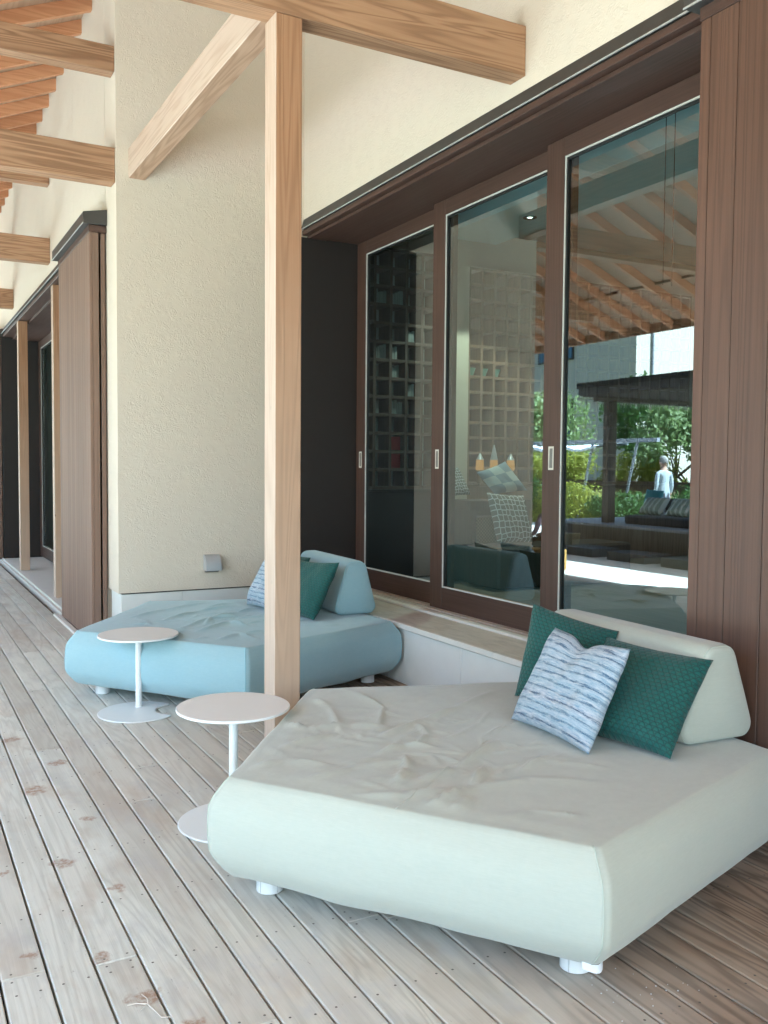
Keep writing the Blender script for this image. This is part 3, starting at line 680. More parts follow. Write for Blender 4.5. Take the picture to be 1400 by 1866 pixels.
# bolsters: rounded wedge section swept along the back edge
def bolster(name, cx, cy, ang, L, fab, pipe, label, z0=0.437, bw=0.182, h=0.385):
    o_ = thing(name, (cx, cy, z0), label, 'back cushion')
    def fillet(poly, rad, seg):
        out = []; n = len(poly)
        for i in range(n):
            p0, p1, p2 = Vector(poly[i-1]), Vector(poly[i]), Vector(poly[(i+1) % n]); r_ = rad[i]
            d0 = (p0-p1).normalized(); d1 = (p2-p1).normalized(); al = d0.angle(d1)/2; tl = r_/math.tan(al)
            a, b_ = p1+d0*tl, p1+d1*tl; c = p1+(d0+d1).normalized()*(r_/math.sin(al))
            a0 = math.atan2(a.y-c.y, a.x-c.x); a1 = math.atan2(b_.y-c.y, b_.x-c.x); da = (a1-a0+math.pi) % (2*math.pi)-math.pi
            for k in range(seg+1): t_ = a0+da*k/seg; out.append((c.x+r_*math.cos(t_), c.y+r_*math.sin(t_)))
        return out
    base = [(-bw, 0), (bw, 0), (0.075, h), (-0.065, h)]
    ca, sa = math.cos(ang), math.sin(ang); ax = Vector((ca, sa, 0)); wx = Vector((sa, -ca, 0))   # wx: towards the house
    def section(shr, y):
        pr = fillet(base, [0.05, 0.05, 0.062, 0.062], 7); cxx, czz = 0.0, h*0.42; out = []
        m_ = 10; dense = []
        for a, b_ in zip(pr, pr[1:]+pr[:1]):
            L_ = math.dist(a, b_); k = max(1, int(L_/0.03))
            dense += [(a[0]+(b_[0]-a[0])*i/k, a[1]+(b_[1]-a[1])*i/k) for i in range(k)]
        for (u, w) in dense:
            s_ = shr; u2, w2 = cxx+(u-cxx)*s_, czz+(w-czz)*s_
            w2 = max(w2, 0.0) if s_ == 1 else w2
            out.append(Vector((cx, cy, z0))+ax*y+wx*u2+Vector((0, 0, w2)))
        return out
    b = B(); secs = []
    ys = [(-L/2, 0.86), (-L/2+0.006, 0.93), (-L/2+0.016, 0.965), (-L/2+0.032, 0.99), (-L/2+0.05, 1.0)]
    ys += [(-L/2+0.05+(L-0.1)*i/16, 1.0) for i in range(1, 16)]
    ys += [(-y, s_) for y, s_ in reversed(ys[:5])]
    for y, s_ in ys:
        sec = section(s_, y); secs.append(len(b.v))
        for p_ in sec:
            nn = 0.004*mnoise.noise(Vector((p_.x*6, p_.y*6, p_.z*6)))
            b.v.append(tuple(p_+wx*nn))
        n = len(sec)
    for a, c in zip(secs[:-1], secs[1:]): b.f += [(a+i, a+(i+1) % n, c+(i+1) % n, c+i) for i in range(n)]
    b.f += [tuple(range(secs[0], secs[0]+n)), tuple(range(secs[-1], secs[-1]+n))]
    bd = put('cover', b, fab, o_, smooth=True, angle=60)
    for yy, s_ in (ys[2], ys[-3]):
        pp = section(s_*1.004, yy); put('seam', B().tube(pp+[pp[0]], 0.0022, 5), pipe, bd, smooth=True)
    return o_
bolster('back_bolster', 2.853, 2.955, R(87.2), 1.02, 'green_fab', 'green_pipe', 'sage green wedge bolster at the back of the green daybed', bw=0.208, h=0.38)
bolster('back_bolster', 2.955, 6.27, R(87.0), 0.96, 'blue_fab', 'blue_pipe', 'pale blue wedge bolster at the back of the blue daybed', bw=0.175)

# scatter cushions from four real corner points
def cushion(name, TL, TR, BR, BL, th, mat, label, seed, chop=0.0, ear=0.06, n=40, pipe=None):
    TL, TR, BR, BL = [Vector(c) for c in (TL, TR, BR, BL)]
    nrm = ((TR-BL).cross(TL-BR)).normalized()
    ctr = (TL+TR+BR+BL)/4
    if nrm.x > 0: nrm = -nrm        # front looks towards the garden
    def pt(u, v, side):
        e = ear
        # edges pulled in between the corners
        uu = u*(1-e*(1-v*v)*abs(u)**3); vv = v*(1-e*(1-u*u)*abs(v)**3)
        if chop and v > 0: vv -= chop*math.exp(-(u/0.28)**2)*v**2
        a, c = (uu+1)/2, (vv+1)/2
        p_ = (BL*(1-a)+BR*a)*(1-c)+(TL*(1-a)+TR*a)*c
        pr = max(0.0, (1-u**4))**0.6*max(0.0, (1-v**4))**0.6
        sag = 1.0+0.28*(-v)*(1-u*u)
        tck = th*pr*sag
        w = 0.010*mnoise.noise(Vector((u*2.2+seed, v*2.2, side)))+0.005*mnoise.noise(Vector((u*6+seed*3, v*3, side*4)))
        w += 0.006*math.sin((u*1.0-v*0.7+seed)*9)*max(0, abs(u)*abs(v)-0.2)
        if chop: tck -= 0.035*math.exp(-(u/0.22)**2)*max(0, v)**1.2*pr
        return p_+nrm*(side*tck+w*pr)
    b = B(); uvs = []
    idx = {}
    for side in (1, -1):
        for i in range(n+1):
            for j in range(n+1):
                if side == -1 and (i in (0, n) or j in (0, n)): idx[(side, i, j)] = idx[(1, i, j)]; continue
                u = -math.cos(math.pi*i/n)*0.35+(2*i/n-1)*0.65; v = -math.cos(math.pi*j/n)*0.35+(2*j/n-1)*0.65
                idx[(side, i, j)] = len(b.v); b.v.append(tuple(pt(u, v, side))); uvs.append(((u+1)/2, (v+1)/2))
    for side in (1, -1):
        for i in range(n):
            for j in range(n):
                q = (idx[(side, i, j)], idx[(side, i+1, j)], idx[(side, i+1, j+1)], idx[(side, i, j+1)])
                b.f.append(q if side == 1 else q[::-1])
    # keep it from sinking into what it rests on
    zmin = min(v[2] for v in b.v); lift = max(0.0, 0.436-zmin)
    b.v = [(x, y, z+lift) for x, y, z in b.v]
    o = put(name, b, mat, None, smooth=True, label=label, cat='cushion'); setuv(o, uvs); return o
ZC = 0.455
cushion('scatter_cushion', (2.66, 3.408, .865), (2.77, 2.95, .795), (2.63, 2.90, ZC), (2.50, 3.33, ZC), 0.060, 'teal', 'teal scale patterned cushion standing behind the striped cushion on the green daybed', 1)
cushion('scatter_cushion', (2.655, 2.90, .790), (2.770, 2.432, .768), (2.480, 2.362, ZC-.01), (2.40, 2.82, ZC-.01), 0.068, 'teal', 'teal scale patterned cushion leaning on the sage bolster beside the striped cushion', 2)
cushion('scatter_cushion', (2.545, 3.105, .805), (2.500, 2.595, .805), (2.255, 2.545, ZC-.012), (2.285, 3.065, ZC-.012), 0.065, 'stripe', 'blue and white striped knit cushion on the green daybed', 3, chop=0.17)
cushion('scatter_cushion', (2.70, 6.80, .83), (2.80, 6.30, .806), (2.60, 6.28, ZC), (2.52, 6.74, ZC), 0.055, 'teal', 'teal cushion mostly hidden behind the other teal one on the blue daybed', 4)
cushion('scatter_cushion', (2.655, 6.19, .805), (2.765, 5.728, .826), (2.535, 5.653, ZC-.01), (2.44, 6.10, ZC-.01), 0.066, 'teal', 'teal scale patterned cushion in front of the blue bolster', 5)
cushion('scatter_cushion', (2.59, 6.557, .847), (2.60, 6.12, .84), (2.42, 6.07, ZC-.01), (2.372, 6.535, ZC-.01), 0.075, 'stripe', 'blue and white striped knit cushion on the blue daybed, half behind the post', 6)

# ------------------------------------------------------------------ side tables
def side_table(sx, sy, h, label):
    t_ = thing('side_table', (sx, sy, 0.0), label, 'side table')
    def disc(cx, cy, z0, z1, r, bite=None):
        prof = [(r-0.004, z0), (r-0.001, z0+0.002), (r, (z0+z1)/2), (r-0.001, z1-0.002), (r-0.004, z1)]
        b = B(); n = 96; R_ = []
        for (rr_, z) in prof:
            ring = []
            for i in range(n):
                a = 2*math.pi*i/n; x, y = rr_*math.cos(a), rr_*math.sin(a)
                if bite:
                    bx, by, br_ = bite; k = br_+(r-rr_)
                    # move points inside the bite circle back along the ray to the disc centre
                    if (x-bx)**2+(y-by)**2 < k*k:
                        ux, uy = math.cos(a), math.sin(a); bb = ux*bx+uy*by; cc = bx*bx+by*by-k*k
                        s_ = bb-math.sqrt(max(0, bb*bb-cc)); x, y = ux*s_, uy*s_
                ring.append(len(b.v)); b.v.append((cx+x, cy+y, z))
            R_.append(ring)
        for a, c in zip(R_[:-1], R_[1:]): b.f += [(a[i], a[(i+1) % n], c[(i+1) % n], c[i]) for i in range(n)]
        b.f += [tuple(reversed(R_[0]))]
        ci = len(b.v); b.v.append((cx, cy, z1)); b.f += [(R_[-1][i], R_[-1][(i+1) % n], ci) for i in range(n)]
        return b
    put('table_top', disc(sx, sy, h-0.012, h, 0.243), 'white', t_, smooth=True, angle=30)
    put('stem', B().cyl((sx, sy, 0.0095), (sx, sy, h-0.0125), 0.0185, 0.0185, 28), 'white', t_, smooth=True, angle=40)
    put('foot_ring', B().cyl((sx, sy, 0.0085), (sx, sy, 0.013), 0.024, 0.0205, 28), 'white', t_, smooth=True, angle=40)
    put('base_plate', disc(sx-0.030, sy-0.105, 0.0, 0.009, 0.236, bite=(0.232, -0.055, 0.135)), 'white', t_, smooth=True, angle=30)
    return t_
side_table(1.329, 5.59, 0.462, 'round white metal side table in front of the blue daybed')
side_table(1.285, 3.705, 0.466, 'round white metal side table between the cedar post and the green daybed')

# twig dropped on the deck
tw = thing('twig', (0.60, 2.45, 0.0), 'thin pale forked twig lying on the grey deck boards', 'twig')
M['twig'] = plain('pale_twig', (0.62, 0.58, 0.52), 0.8)
put('stem', B().tube([(0.555, 2.484, .004), (0.578, 2.482, .004), (0.606, 2.462, .005), (0.617, 2.42, .004), (0.624, 2.386, .004), (0.650, 2.376, .003)], [.0012, .0018, .0022, .002, .0018, .001], 6), 'twig', tw)
put('side_shoot', B().tube([(0.607, 2.462, .005), (0.609, 2.482, .010), (0.599, 2.506, .012)], [.0018, .0014, .0008], 6), 'twig', tw)
put('side_shoot', B().tube([(0.604, 2.464, .005), (0.588, 2.448, .004), (0.572, 2.440, .003)], [.0014, .0011, .0007], 6), 'twig', tw)
cb = B(); rs = random.Random(5)
for i in range(26):
    x, y, s_ = 1.83+rs.gauss(0, .09), 1.86+rs.gauss(0, .06), rs.uniform(.0006, .0016)
    cb.box(x-s_, x+s_, y-s_, y+s_, 0.0005, 0.0005+1.4*s_)
put('crumbs', cb, 'whitecloth', label='pale crumbs scattered on the deck by the strap of the green daybed', cat='crumbs', kind='stuff')

# ================================================================== INSIDE THE ROOMS
M['ceil'] = plain('room_ceiling', (0.60, 0.76, 0.78), 0.9, 0.03)
M['rwall'] = plain('room_wall', (0.55, 0.48, 0.38), 0.9, 0.04)
M['rfloor'] = wood('room_floor', (0.20, 0.15, 0.11), (0.32, 0.25, 0.19), 'Y', 14, rough=0.4)
M['lattice_back'] = plain('lattice_back_panel', (0.72, 0.58, 0.38), 0.8)
M['lattice'] = wood('lattice_wood', (0.13, 0.075, 0.045), (0.24, 0.15, 0.095), 'Z', 20)
M['lattice_d'] = wood('shaded_dark_wood', (0.07, 0.045, 0.034), (0.12, 0.08, 0.06), 'Z', 20)  # shaded copy of the lattice wood, its lack of light put into the colour
M['paper'] = plain('grey_papers', (0.32, 0.33, 0.31), 0.8)
M['dark'] = plain('black_furniture', (0.018, 0.017, 0.016), 0.5)
def slab(name, x0, x1, y0, y1, z0, z1, mat): return put(name, B().box(x0, x1, y0, y1, z0, z1), mat, kind='structure')
slab('room_floor', 3.76, 10.5, 0.5, 8.8, 0.30, 0.425, 'rfloor')
slab('room_ceiling', 3.76, 10.5, 0.5, 8.8, 4.20, 4.30, 'ceil')
slab('room_wall_back', 10.5, 10.6, 0.4, 8.9, 0.3, 4.3, 'rwall')
slab('room_wall_far', 3.77, 10.49, 8.80, 8.9, 0.3, 4.3, 'rwall')
slab('room_wall_near', 3.77, 10.49, 0.4, 0.5, 0.3, 4.3, 'rwall')
slab('far_room_floor', 2.21, 6.0, 9.26, 15.18, -0.1, 0.03, 'rfloor')
slab('far_room_ceiling', 2.21, 6.0, 9.26, 15.18, 3.6, 3.7, 'rwall')
slab('far_room_wall_back', 6.0, 6.1, 9.2, 15.2, -0.1, 3.7, 'rwall')
slab('far_room_wall_near', 2.21, 5.99, 9.16, 9.25, -0.1, 3.7, 'rwall')
slab('far_room_wall_far', 2.21, 5.99, 15.19, 15.28, -0.1, 3.7, 'rwall')

def lattice(name, x0, nx, z0, nz, y, p_, dep, mat, label, back=None):
    s = thing(name, (x0+nx*p_/2, y, z0), label, 'shelf')
    th_ = 0.028; x1 = x0+nx*p_; z1 = z0+nz*p_
    vm = B().box(-th_/2, th_/2, 0, dep, 0, z1-z0+th_).mesh('upright'); vm.materials.append(M[mat])
    hm = B().box(0, p_-th_-0.001, 0.004, dep-0.004, -th_/2, th_/2).mesh('shelf_board'); hm.materials.append(M[mat])
    for i in range(nx+1):
        o = bpy.data.objects.new('upright', vm); col.objects.link(o); o.parent = s; o.location = Vector((x0+i*p_, y, z0-th_/2))-s.location
    hb = B()
    for j in range(nz+1):
        for i in range(nx):
            hb.box(x0+i*p_+th_/2+.0005, x0+(i+1)*p_-th_/2-.0005, y+0.004, y+dep-0.004, z0+j*p_-th_/2, z0+j*p_+th_/2)
    put('shelf_boards', hb, mat, s, kind='stuff')
    if back: put('back_panel', B().box(x0-th_/2, x1+th_/2, y+dep+0.001, y+dep+0.02, z0-th_/2, z1+th_/2), back, s)
    return s
lattice('lattice_shelf', 5.42, 20, 1.33, 14, 8.10, 0.162, 0.22, 'lattice', 'tall brown lattice shelf inside the room behind the middle glass door', 'lattice_back')
slab('room_wall_pillar', 5.06, 5.38, 8.05, 8.79, 0.426, 4.199, 'rwall')
lattice('lattice_shelf', 3.84, 5, 1.30, 13, 7.58, 0.172, 0.22, 'lattice_d', 'dark lattice shelf inside the room behind the glass door next to the jamb', 'paper')
lattice('lattice_shelf', 4.70, 2, 1.33, 14, 8.10, 0.162, 0.22, 'lattice', 'narrow two column lattice shelf inside the room between dark shelf and pillar', 'lattice_back')
put('sideboard', B().box(3.80, 4.75, 7.50, 7.80, 0.43, 1.27, 0.004).box(3.79, 4.76, 7.49, 7.81, 1.272, 1.286), 'dark', label='black sideboard under the dark lattice shelf in the room', cat='cabinet')
put('sideboard', B().box(5.39, 8.7, 8.08, 8.32, 0.43, 1.295, 0.004).box(5.385, 8.71, 8.07, 8.33, 1.297, 1.312), 'lattice', label='long brown sideboard under the tall lattice shelf in the room', cat='cabinet')
# cabinet with baskets and cushions behind the middle door
M['weave'] = None
t = NT('woven_basket'); p = t.pos(); bx = t.n('TexBrick', {'offset': 0.5}, Vector=t.scaled(p, 1, 1, 1), Color1=(0.34, 0.28, 0.15), Color2=(0.22, 0.17, 0.09), Mortar=(0.06, 0.045, 0.02), Scale=14.0, Mortar_Size=0.03)
wv_ = t.math('MULTIPLY', t.math('SINE', t.math('MULTIPLY', t.n('SeparateXYZ', Vector=p).outputs[0], 190)), t.math('SINE', t.math('MULTIPLY', t.n('SeparateXYZ', Vector=p).outputs[2], 190)))
M['weave'] = t.fin(t.mix(t.math('MULTIPLY_ADD', wv_, .5, .5), (0.10, 0.075, 0.04), (0.40, 0.33, 0.19)), 0.8, t.bump(wv_, .6, .005))
cab = thing('open_cabinet', (5.05, 7.20, 0.43), 'open dark cabinet with a woven basket inside the room', 'cabinet')
put('top', B().box(4.72, 5.42, 7.0, 7.4, 1.10, 1.19, 0.004), 'lattice_d', cab)
for x_ in (4.74, 5.36): put('side_panel', B().box(x_, x_+0.05, 7.01, 7.39, 0.43, 1.099), 'lattice_d', cab)
put('shelf_board', B().box(4.791, 5.359, 7.02, 7.38, 0.55, 0.59), 'lattice_d', cab)
put('back_panel', B().box(4.791, 5.359, 7.37, 7.385, 0.591, 1.099), 'lattice_d', cab)
put('woven_basket', B().prism([(4.84, 0.592), (5.31, 0.592), (5.33, 1.03), (4.82, 1.03)], 'Y', 7.04, 7.34), 'weave', label='woven straw basket in the open cabinet', cat='basket')
t = NT('hexagon_print'); uv = t.n('UVMap').outputs[0]
vd = t.n('TexVoronoi', {'feature': 'DISTANCE_TO_EDGE'}, Vector=uv, Scale=9.0, Randomness=0.35).outputs[0]
M['hex'] = t.fin(t.mix(t.n('MapRange', Value=vd, From_Min=.05, From_Max=.10).outputs[0], (0.80, 0.79, 0.74), (0.16, 0.14, 0.12)), 0.9)
t = NT('triangle_print'); uv = t.n('UVMap').outputs[0]
ck = t.n('TexChecker', Vector=uv, Color1=(0.50, 0.52, 0.50), Color2=(0.22, 0.28, 0.32), Scale=3.0).outputs[0]
M['tri'] = t.fin(ck, 0.9)
cushion('scatter_cushion', (4.72, 6.75, 1.28), (5.10, 6.70, 1.25), (5.14, 6.60, 0.82), (4.76, 6.62, 0.82), 0.08, 'hex', 'cushion printed with white hexagon outlines inside the room', 7, n=20)
cushion('scatter_cushion', (4.95, 7.25, 1.45), (5.25, 7.20, 1.56), (5.45, 7.1, 1.28), (5.10, 7.15, 1.24), 0.07, 'tri', 'checked grey and white cushion lying on the open cabinet', 8, n=20)
cushion('scatter_cushion', (4.58, 7.3, 1.48), (4.74, 7.25, 1.50), (4.86, 7.2, 1.24), (4.60, 7.2, 1.22), 0.06, 'hex', 'small grey printed cushion at the end of the open cabinet', 9, n=20)
put('low_bench', B().box(4.65, 6.2, 6.45, 6.95, 0.43, 0.80, 0.02), 'lattice_d', label='low dark bench carrying the hexagon print cushion', cat='bench')
# glowing lanterns on the sideboard
t = NT('lantern_glow'); em = t.n('Emission', Color=(1.0, 0.36, 0.07), Strength=0.10); t.t.links.new(em.outputs[0], t.out.inputs[0]); M['glow'] = t.m
for i, x_ in enumerate((5.50, 5.68, 5.90)):
    l_ = thing('lantern', (x_, 7.98, 1.313), ('stout glowing orange lantern', 'tall glowing orange lantern with a finial', 'glowing orange lantern with a flat cap')[i]+' on the room sideboard', 'lantern')
    put('bracket', B().box(x_-.03, x_+.03, 7.95, 8.07, 1.313, 1.33), 'lattice', l_)
    put('body', B().cyl((x_, 7.99, 1.331), (x_, 7.99, 1.47), 0.035, 0.04, 16), 'lattice', l_, smooth=True, angle=40)
    put('shade', B().cyl((x_, 7.99, 1.471), (x_, 7.99, 1.58), 0.045, 0.040, 16), 'glow', l_, smooth=True, angle=40)
    put('cap', B().cyl((x_, 7.99, 1.581), (x_, 7.99, 1.65 if i != 1 else 1.74), 0.042, 0.006, 16), 'lampmetal', l_, smooth=True, angle=40)
# books and glasses
M['red'] = plain('red_cover', (0.35, 0.02, 0.025), 0.5)
M['green_glaze'] = plain('green_glaze', (0.10, 0.26, 0.20), 0.3)
zc = lambda j: 1.30+0.172*j+0.0145
put('red_box', B().box(4.205, 4.325, 7.63, 7.76, zc(1), zc(1)+0.14, .002), 'red', label='red box file on the dark lattice shelf', cat='box')
put('red_box', B().box(4.205, 4.325, 7.63, 7.76, zc(2), zc(2)+0.13, .002), 'red', label='red box file one shelf higher on the dark lattice shelf', cat='box')
k = 0
for (i, j, n_) in [(0, 4, 3), (1, 4, 2), (2, 4, 4), (0, 7, 3), (1, 7, 4), (2, 7, 2), (1, 10, 4), (2, 10, 4), (0, 6, 2), (2, 6, 3), (1, 2, 2), (3, 5, 3), (3, 8, 3)]:
    x_ = 3.84+i*0.172+0.02
    for q in range(n_):
        w_ = 0.016+0.011*((i*7+j*3+q*5) % 3)
        put('book', B().box(x_, x_+w_, 7.62, 7.76, zc(j), zc(j)+0.10+0.012*((i+j+q) % 4)), 'paper', label='grey book in the %s column and %s row up of the dark lattice shelf' % (('first', 'second', 'third', 'fourth')[i], ('first', 'second', 'third', 'fourth', 'fifth', 'sixth', 'seventh', 'eighth', 'ninth', 'tenth', 'eleventh')[j]), cat='book', group='books on the dark lattice shelf, column %d row %d' % (i+1, j+1)); x_ += w_+0.004
for (i, j) in [(0, 7), (1, 7), (2, 7)]:
    x_ = 5.42+(i+0.5)*0.162
    put('bowl', B().cyl((x_, 8.2, 1.33+.162*j+.0145), (x_, 8.2, 1.33+.162*j+.10), 0.03, 0.06, 18), 'green_glaze', label='green glazed bowl on the tall lattice shelf', cat='bowl', group='green bowls on the tall lattice shelf', smooth=True, angle=40)
# ceiling: downlights, vents, bulkhead
put('ceiling_bulkhead', B().box(5.0, 5.7, 0.52, 8.04, 3.86, 4.198, 0.004), 'ceil', label='boxed bulkhead beam under the room ceiling', cat='bulkhead')
t = NT('lamp_glow'); em = t.n('Emission', Color=(1.0, 0.82, 0.55), Strength=1.2); t.t.links.new(em.outputs[0], t.out.inputs[0]); M['lampglow'] = t.m
for (x_, y_, lab) in ((5.35, 7.0, 'round recessed downlight in the bulkhead near the tall lattice shelf'),):
    l_ = thing('downlight', (x_, y_, 3.85), lab, 'downlight')
    rb = B(); n = 24
    for (r_, z_) in ((0.065, 3.8595), (0.065, 3.852), (0.045, 3.850), (0.035, 3.8595)):
        rb.v += [(x_+r_*math.cos(2*math.pi*i/n), y_+r_*math.sin(2*math.pi*i/n), z_) for i in range(n)]
    for j in range(3): rb.f += [(j*n+i, j*n+(i+1) % n, (j+1)*n+(i+1) % n, (j+1)*n+i) for i in range(n)]
    put('trim', rb, 'lampdark', l_, smooth=True)
    put('bulb', B().cyl((x_, y_, 3.8555), (x_, y_, 3.859), 0.022, 0.022, 20), 'lampglow', l_)
    ld = bpy.data.lights.new('downlight_lamp', 'SPOT'); ld.energy = 34; ld.color = (1, .80, .55); ld.spot_size = R(100); ld.shadow_soft_size = 0.03
    lo = bpy.data.objects.new('lamp', ld); col.objects.link(lo); lo.parent = l_; lo.location = (0, 0, -0.012)
for (x_, y0_, y1_, lab) in ((4.45, 3.0, 4.0, 'slotted ceiling vent near the shutter box end of the room'), (4.45, 4.5, 5.3, 'slotted ceiling vent above the overlap of the glass doors'), (4.45, 6.3, 7.1, 'slotted ceiling vent near the dark lattice shelf')):
    v_ = thing('ceiling_vent', (x_, (y0_+y1_)/2, 4.185), lab, 'vent')
    put('frame', B().box(x_-.10, x_+.10, y0_, y1_, 4.188, 4.1995), 'ceil', v_)
    for q in range(4): put('slot', B().box(x_-.08+.045*q, x_-.055+.045*q, y0_+.03, y1_-.03, 4.182, 4.1875), 'dark', v_)
for q, (x_, lab) in enumerate(((3.90, 'beaded blind cord hanging closer to the glass'), (3.97, 'beaded blind cord hanging behind the other'))):
    put('blind_cord', B().tube([(x_, 3.86, 4.199), (x_, 3.86, 3.2), (x_+.002, 3.86, 2.55)], 0.0025, 5), 'rubber', label=lab, cat='cord')

# ================================================================== GARDEN (seen mirrored in the glass)
def fastmesh(name, V, nq, mat, org):
    """V: (nq*4,3) quads"""
    me = bpy.data.meshes.new(name); V = (V-np.array(org)).astype(np.float32)
    me.vertices.add(len(V)); me.vertices.foreach_set('co', V.ravel())
    me.loops.add(nq*4); me.loops.foreach_set('vertex_index', np.arange(nq*4, dtype=np.int32))
    me.polygons.add(nq); me.polygons.foreach_set('loop_start', np.arange(0, nq*4, 4, dtype=np.int32)); me.polygons.foreach_set('loop_total', np.full(nq, 4, dtype=np.int32))
    me.update(calc_edges=True); me.validate(); me.materials.append(M[mat]); return me
def leafmat(name, a, b_):
    t = NT(name); p = t.pos()
    c = t.mix(t.noise(p, 6.0, 3, 0.7), a, b_)
    tr = t.n('BsdfTranslucent', Color=c); pb = t.b
    t.fin(c, 0.55)
    mx = t.n('MixShader', i0=0.5, i1=pb.outputs[0], i2=tr.outputs[0]); t.t.links.new(mx.outputs[0], t.out.inputs[0]); return t.m
M['leaf_y'] = leafmat('yellow_green_leaf', (0.46, 0.44, 0.06), (0.24, 0.30, 0.05))
M['leaf_g'] = leafmat('mid_green_leaf', (0.17, 0.26, 0.08), (0.34, 0.40, 0.18))
M['leaf_d'] = leafmat('dark_green_leaf', (0.05, 0.11, 0.025), (0.12, 0.20, 0.05))
M['grass'] = leafmat('pale_grass_blade', (0.42, 0.38, 0.17), (0.22, 0.24, 0.07))
M['bark'] = wood('bark', (0.05, 0.035, 0.025), (0.12, 0.09, 0.065), 'Z', 12, rough=0.9)
def clumps(c, rad, ncl, seed):
    g = np.random.default_rng(seed); out = []
    for _ in range(ncl):
        d = g.normal(size=3); d /= np.linalg.norm(d); d[2] = d[2] if d[2] > -0.35 else -d[2]
        rr = g.uniform(0.35, 1.0)**0.5*g.uniform(0.75, 1.08)
        out.append((np.array(c)+d*np.array(rad)*rr*0.8, g.uniform(0.22, 0.42)*min(rad)))
    return out
def crown_verts(c, rad, n, leaf, seed, ncl=26):
    g = np.random.default_rng(seed); cl = clumps(c, rad, ncl, seed)
    cc = np.array([a for a, _ in cl]); cr = np.array([b_ for _, b_ in cl])
    i = g.integers(0, len(cl), n)
    d = g.normal(size=(n, 3)); d /= np.linalg.norm(d, axis=1, keepdims=True)
    P = cc[i]+d*(cr[i]*g.uniform(0.55, 1.08, n))[:, None]
    nn = d+g.normal(size=(n, 3))*0.7; nn /= np.linalg.norm(nn, axis=1, keepdims=True)
    a = np.cross(nn, g.normal(size=(n, 3))); a /= np.linalg.norm(a, axis=1, keepdims=True); b_ = np.cross(nn, a)
    s = leaf*g.uniform(0.6, 1.3, n)[:, None]
    return np.stack([P-a*s, P-b_*s*0.45, P+a*s, P+b_*s*0.45], axis=1).reshape(-1, 3)
def shrub(name, c, rad, n, leaf, mat, label, cat, seed, trunk=True, group=None):
    base = (c[0], c[1], -0.30)
    o = thing(name, base, label, cat, group)
    V = crown_verts(c, rad, n, leaf, seed)
    k = bpy.data.objects.new('crown', fastmesh('crown', V, n, mat, base)); col.objects.link(k); k.parent = o
    if trunk:
        g = random.Random(seed); tb = B(); h = c[2]-rad[2]*0.2
        tb.tube([(c[0], c[1], -0.30), (c[0]+.04, c[1]-.03, 0.3*h), (c[0]-.02, c[1]+.03, h)], [0.04*rad[2]+.03, 0.03*rad[2]+.02, 0.02], 8)
        for q in range(6):
            a = q*1.05+g.random(); tb.tube([(c[0], c[1], h*0.45), (c[0]+.35*rad[0]*math.cos(a), c[1]+.35*rad[1]*math.sin(a), h*0.8), (c[0]+.7*rad[0]*math.cos(a), c[1]+.7*rad[1]*math.sin(a), c[2]+.25*rad[2])], [.022*rad[2]+.01, .015, .006], 6)
        put('trunk', tb, 'bark', o, smooth=True)
    return o
shrub('garden_tree', (-14.0, 19.6, 2.3), (2.6, 2.3, 1.75), 9000, 0.085, 'leaf_g', 'broad rounded green tree behind the person in the garden', 'tree', 21)
shrub('garden_tree', (-19.5, 25.5, 3.0), (3.2, 3.0, 2.2), 8000, 0.11, 'leaf_d', 'taller darker green tree in front of the grey building', 'tree', 22)
shrub('garden_tree', (-17.5, 31.0, 2.6), (2.6, 2.4, 2.6), 6000, 0.11, 'leaf_g', 'airy green tree growing before the building window', 'tree', 23)
shrub('garden_tree', (-13.5, 16.0, 1.9), (2.0, 1.8, 1.7), 6000, 0.085, 'leaf_g', 'green tree beside the broad rounded tree', 'tree', 27)
for i, (x, y) in enumerate(((-12.0, 22.4), (-12.6, 24.6), (-13.2, 27.0), (-13.8, 29.4), (-12.5, 20.2))):
    shrub('hedge_shrub', (x, y, 1.05), (1.0, 1.35, 1.15), 4200, 0.06, 'leaf_y', 'yellow green clipped shrub in the hedge row before the building', 'shrub', 30+i, group='hedge row before the building')
for i, (x, y, r_) in enumerate(((-8.8, 18.4, 0.75), (-8.6, 16.9, 0.6), (-9.4, 20.1, 0.85), (-9.6, 15.3, 0.7), (-9.3, 13.4, 0.75), (-9.0, 21.8, 0.8), (-8.7, 23.6, 0.7))):
    r_ *= 1.3; shrub('bank_shrub', (x, y, 0.25), (r_*1.1, r_*1.35, r_), 4200, 0.05, 'leaf_d' if i % 2 else 'leaf_y', ('low dark green shrub' if i % 2 else 'low yellow green shrub')+' on the bank behind the pavilion', 'shrub', 40+i, trunk=False, group=('dark' if i % 2 else 'yellow green')+' low shrubs behind the pavilion')
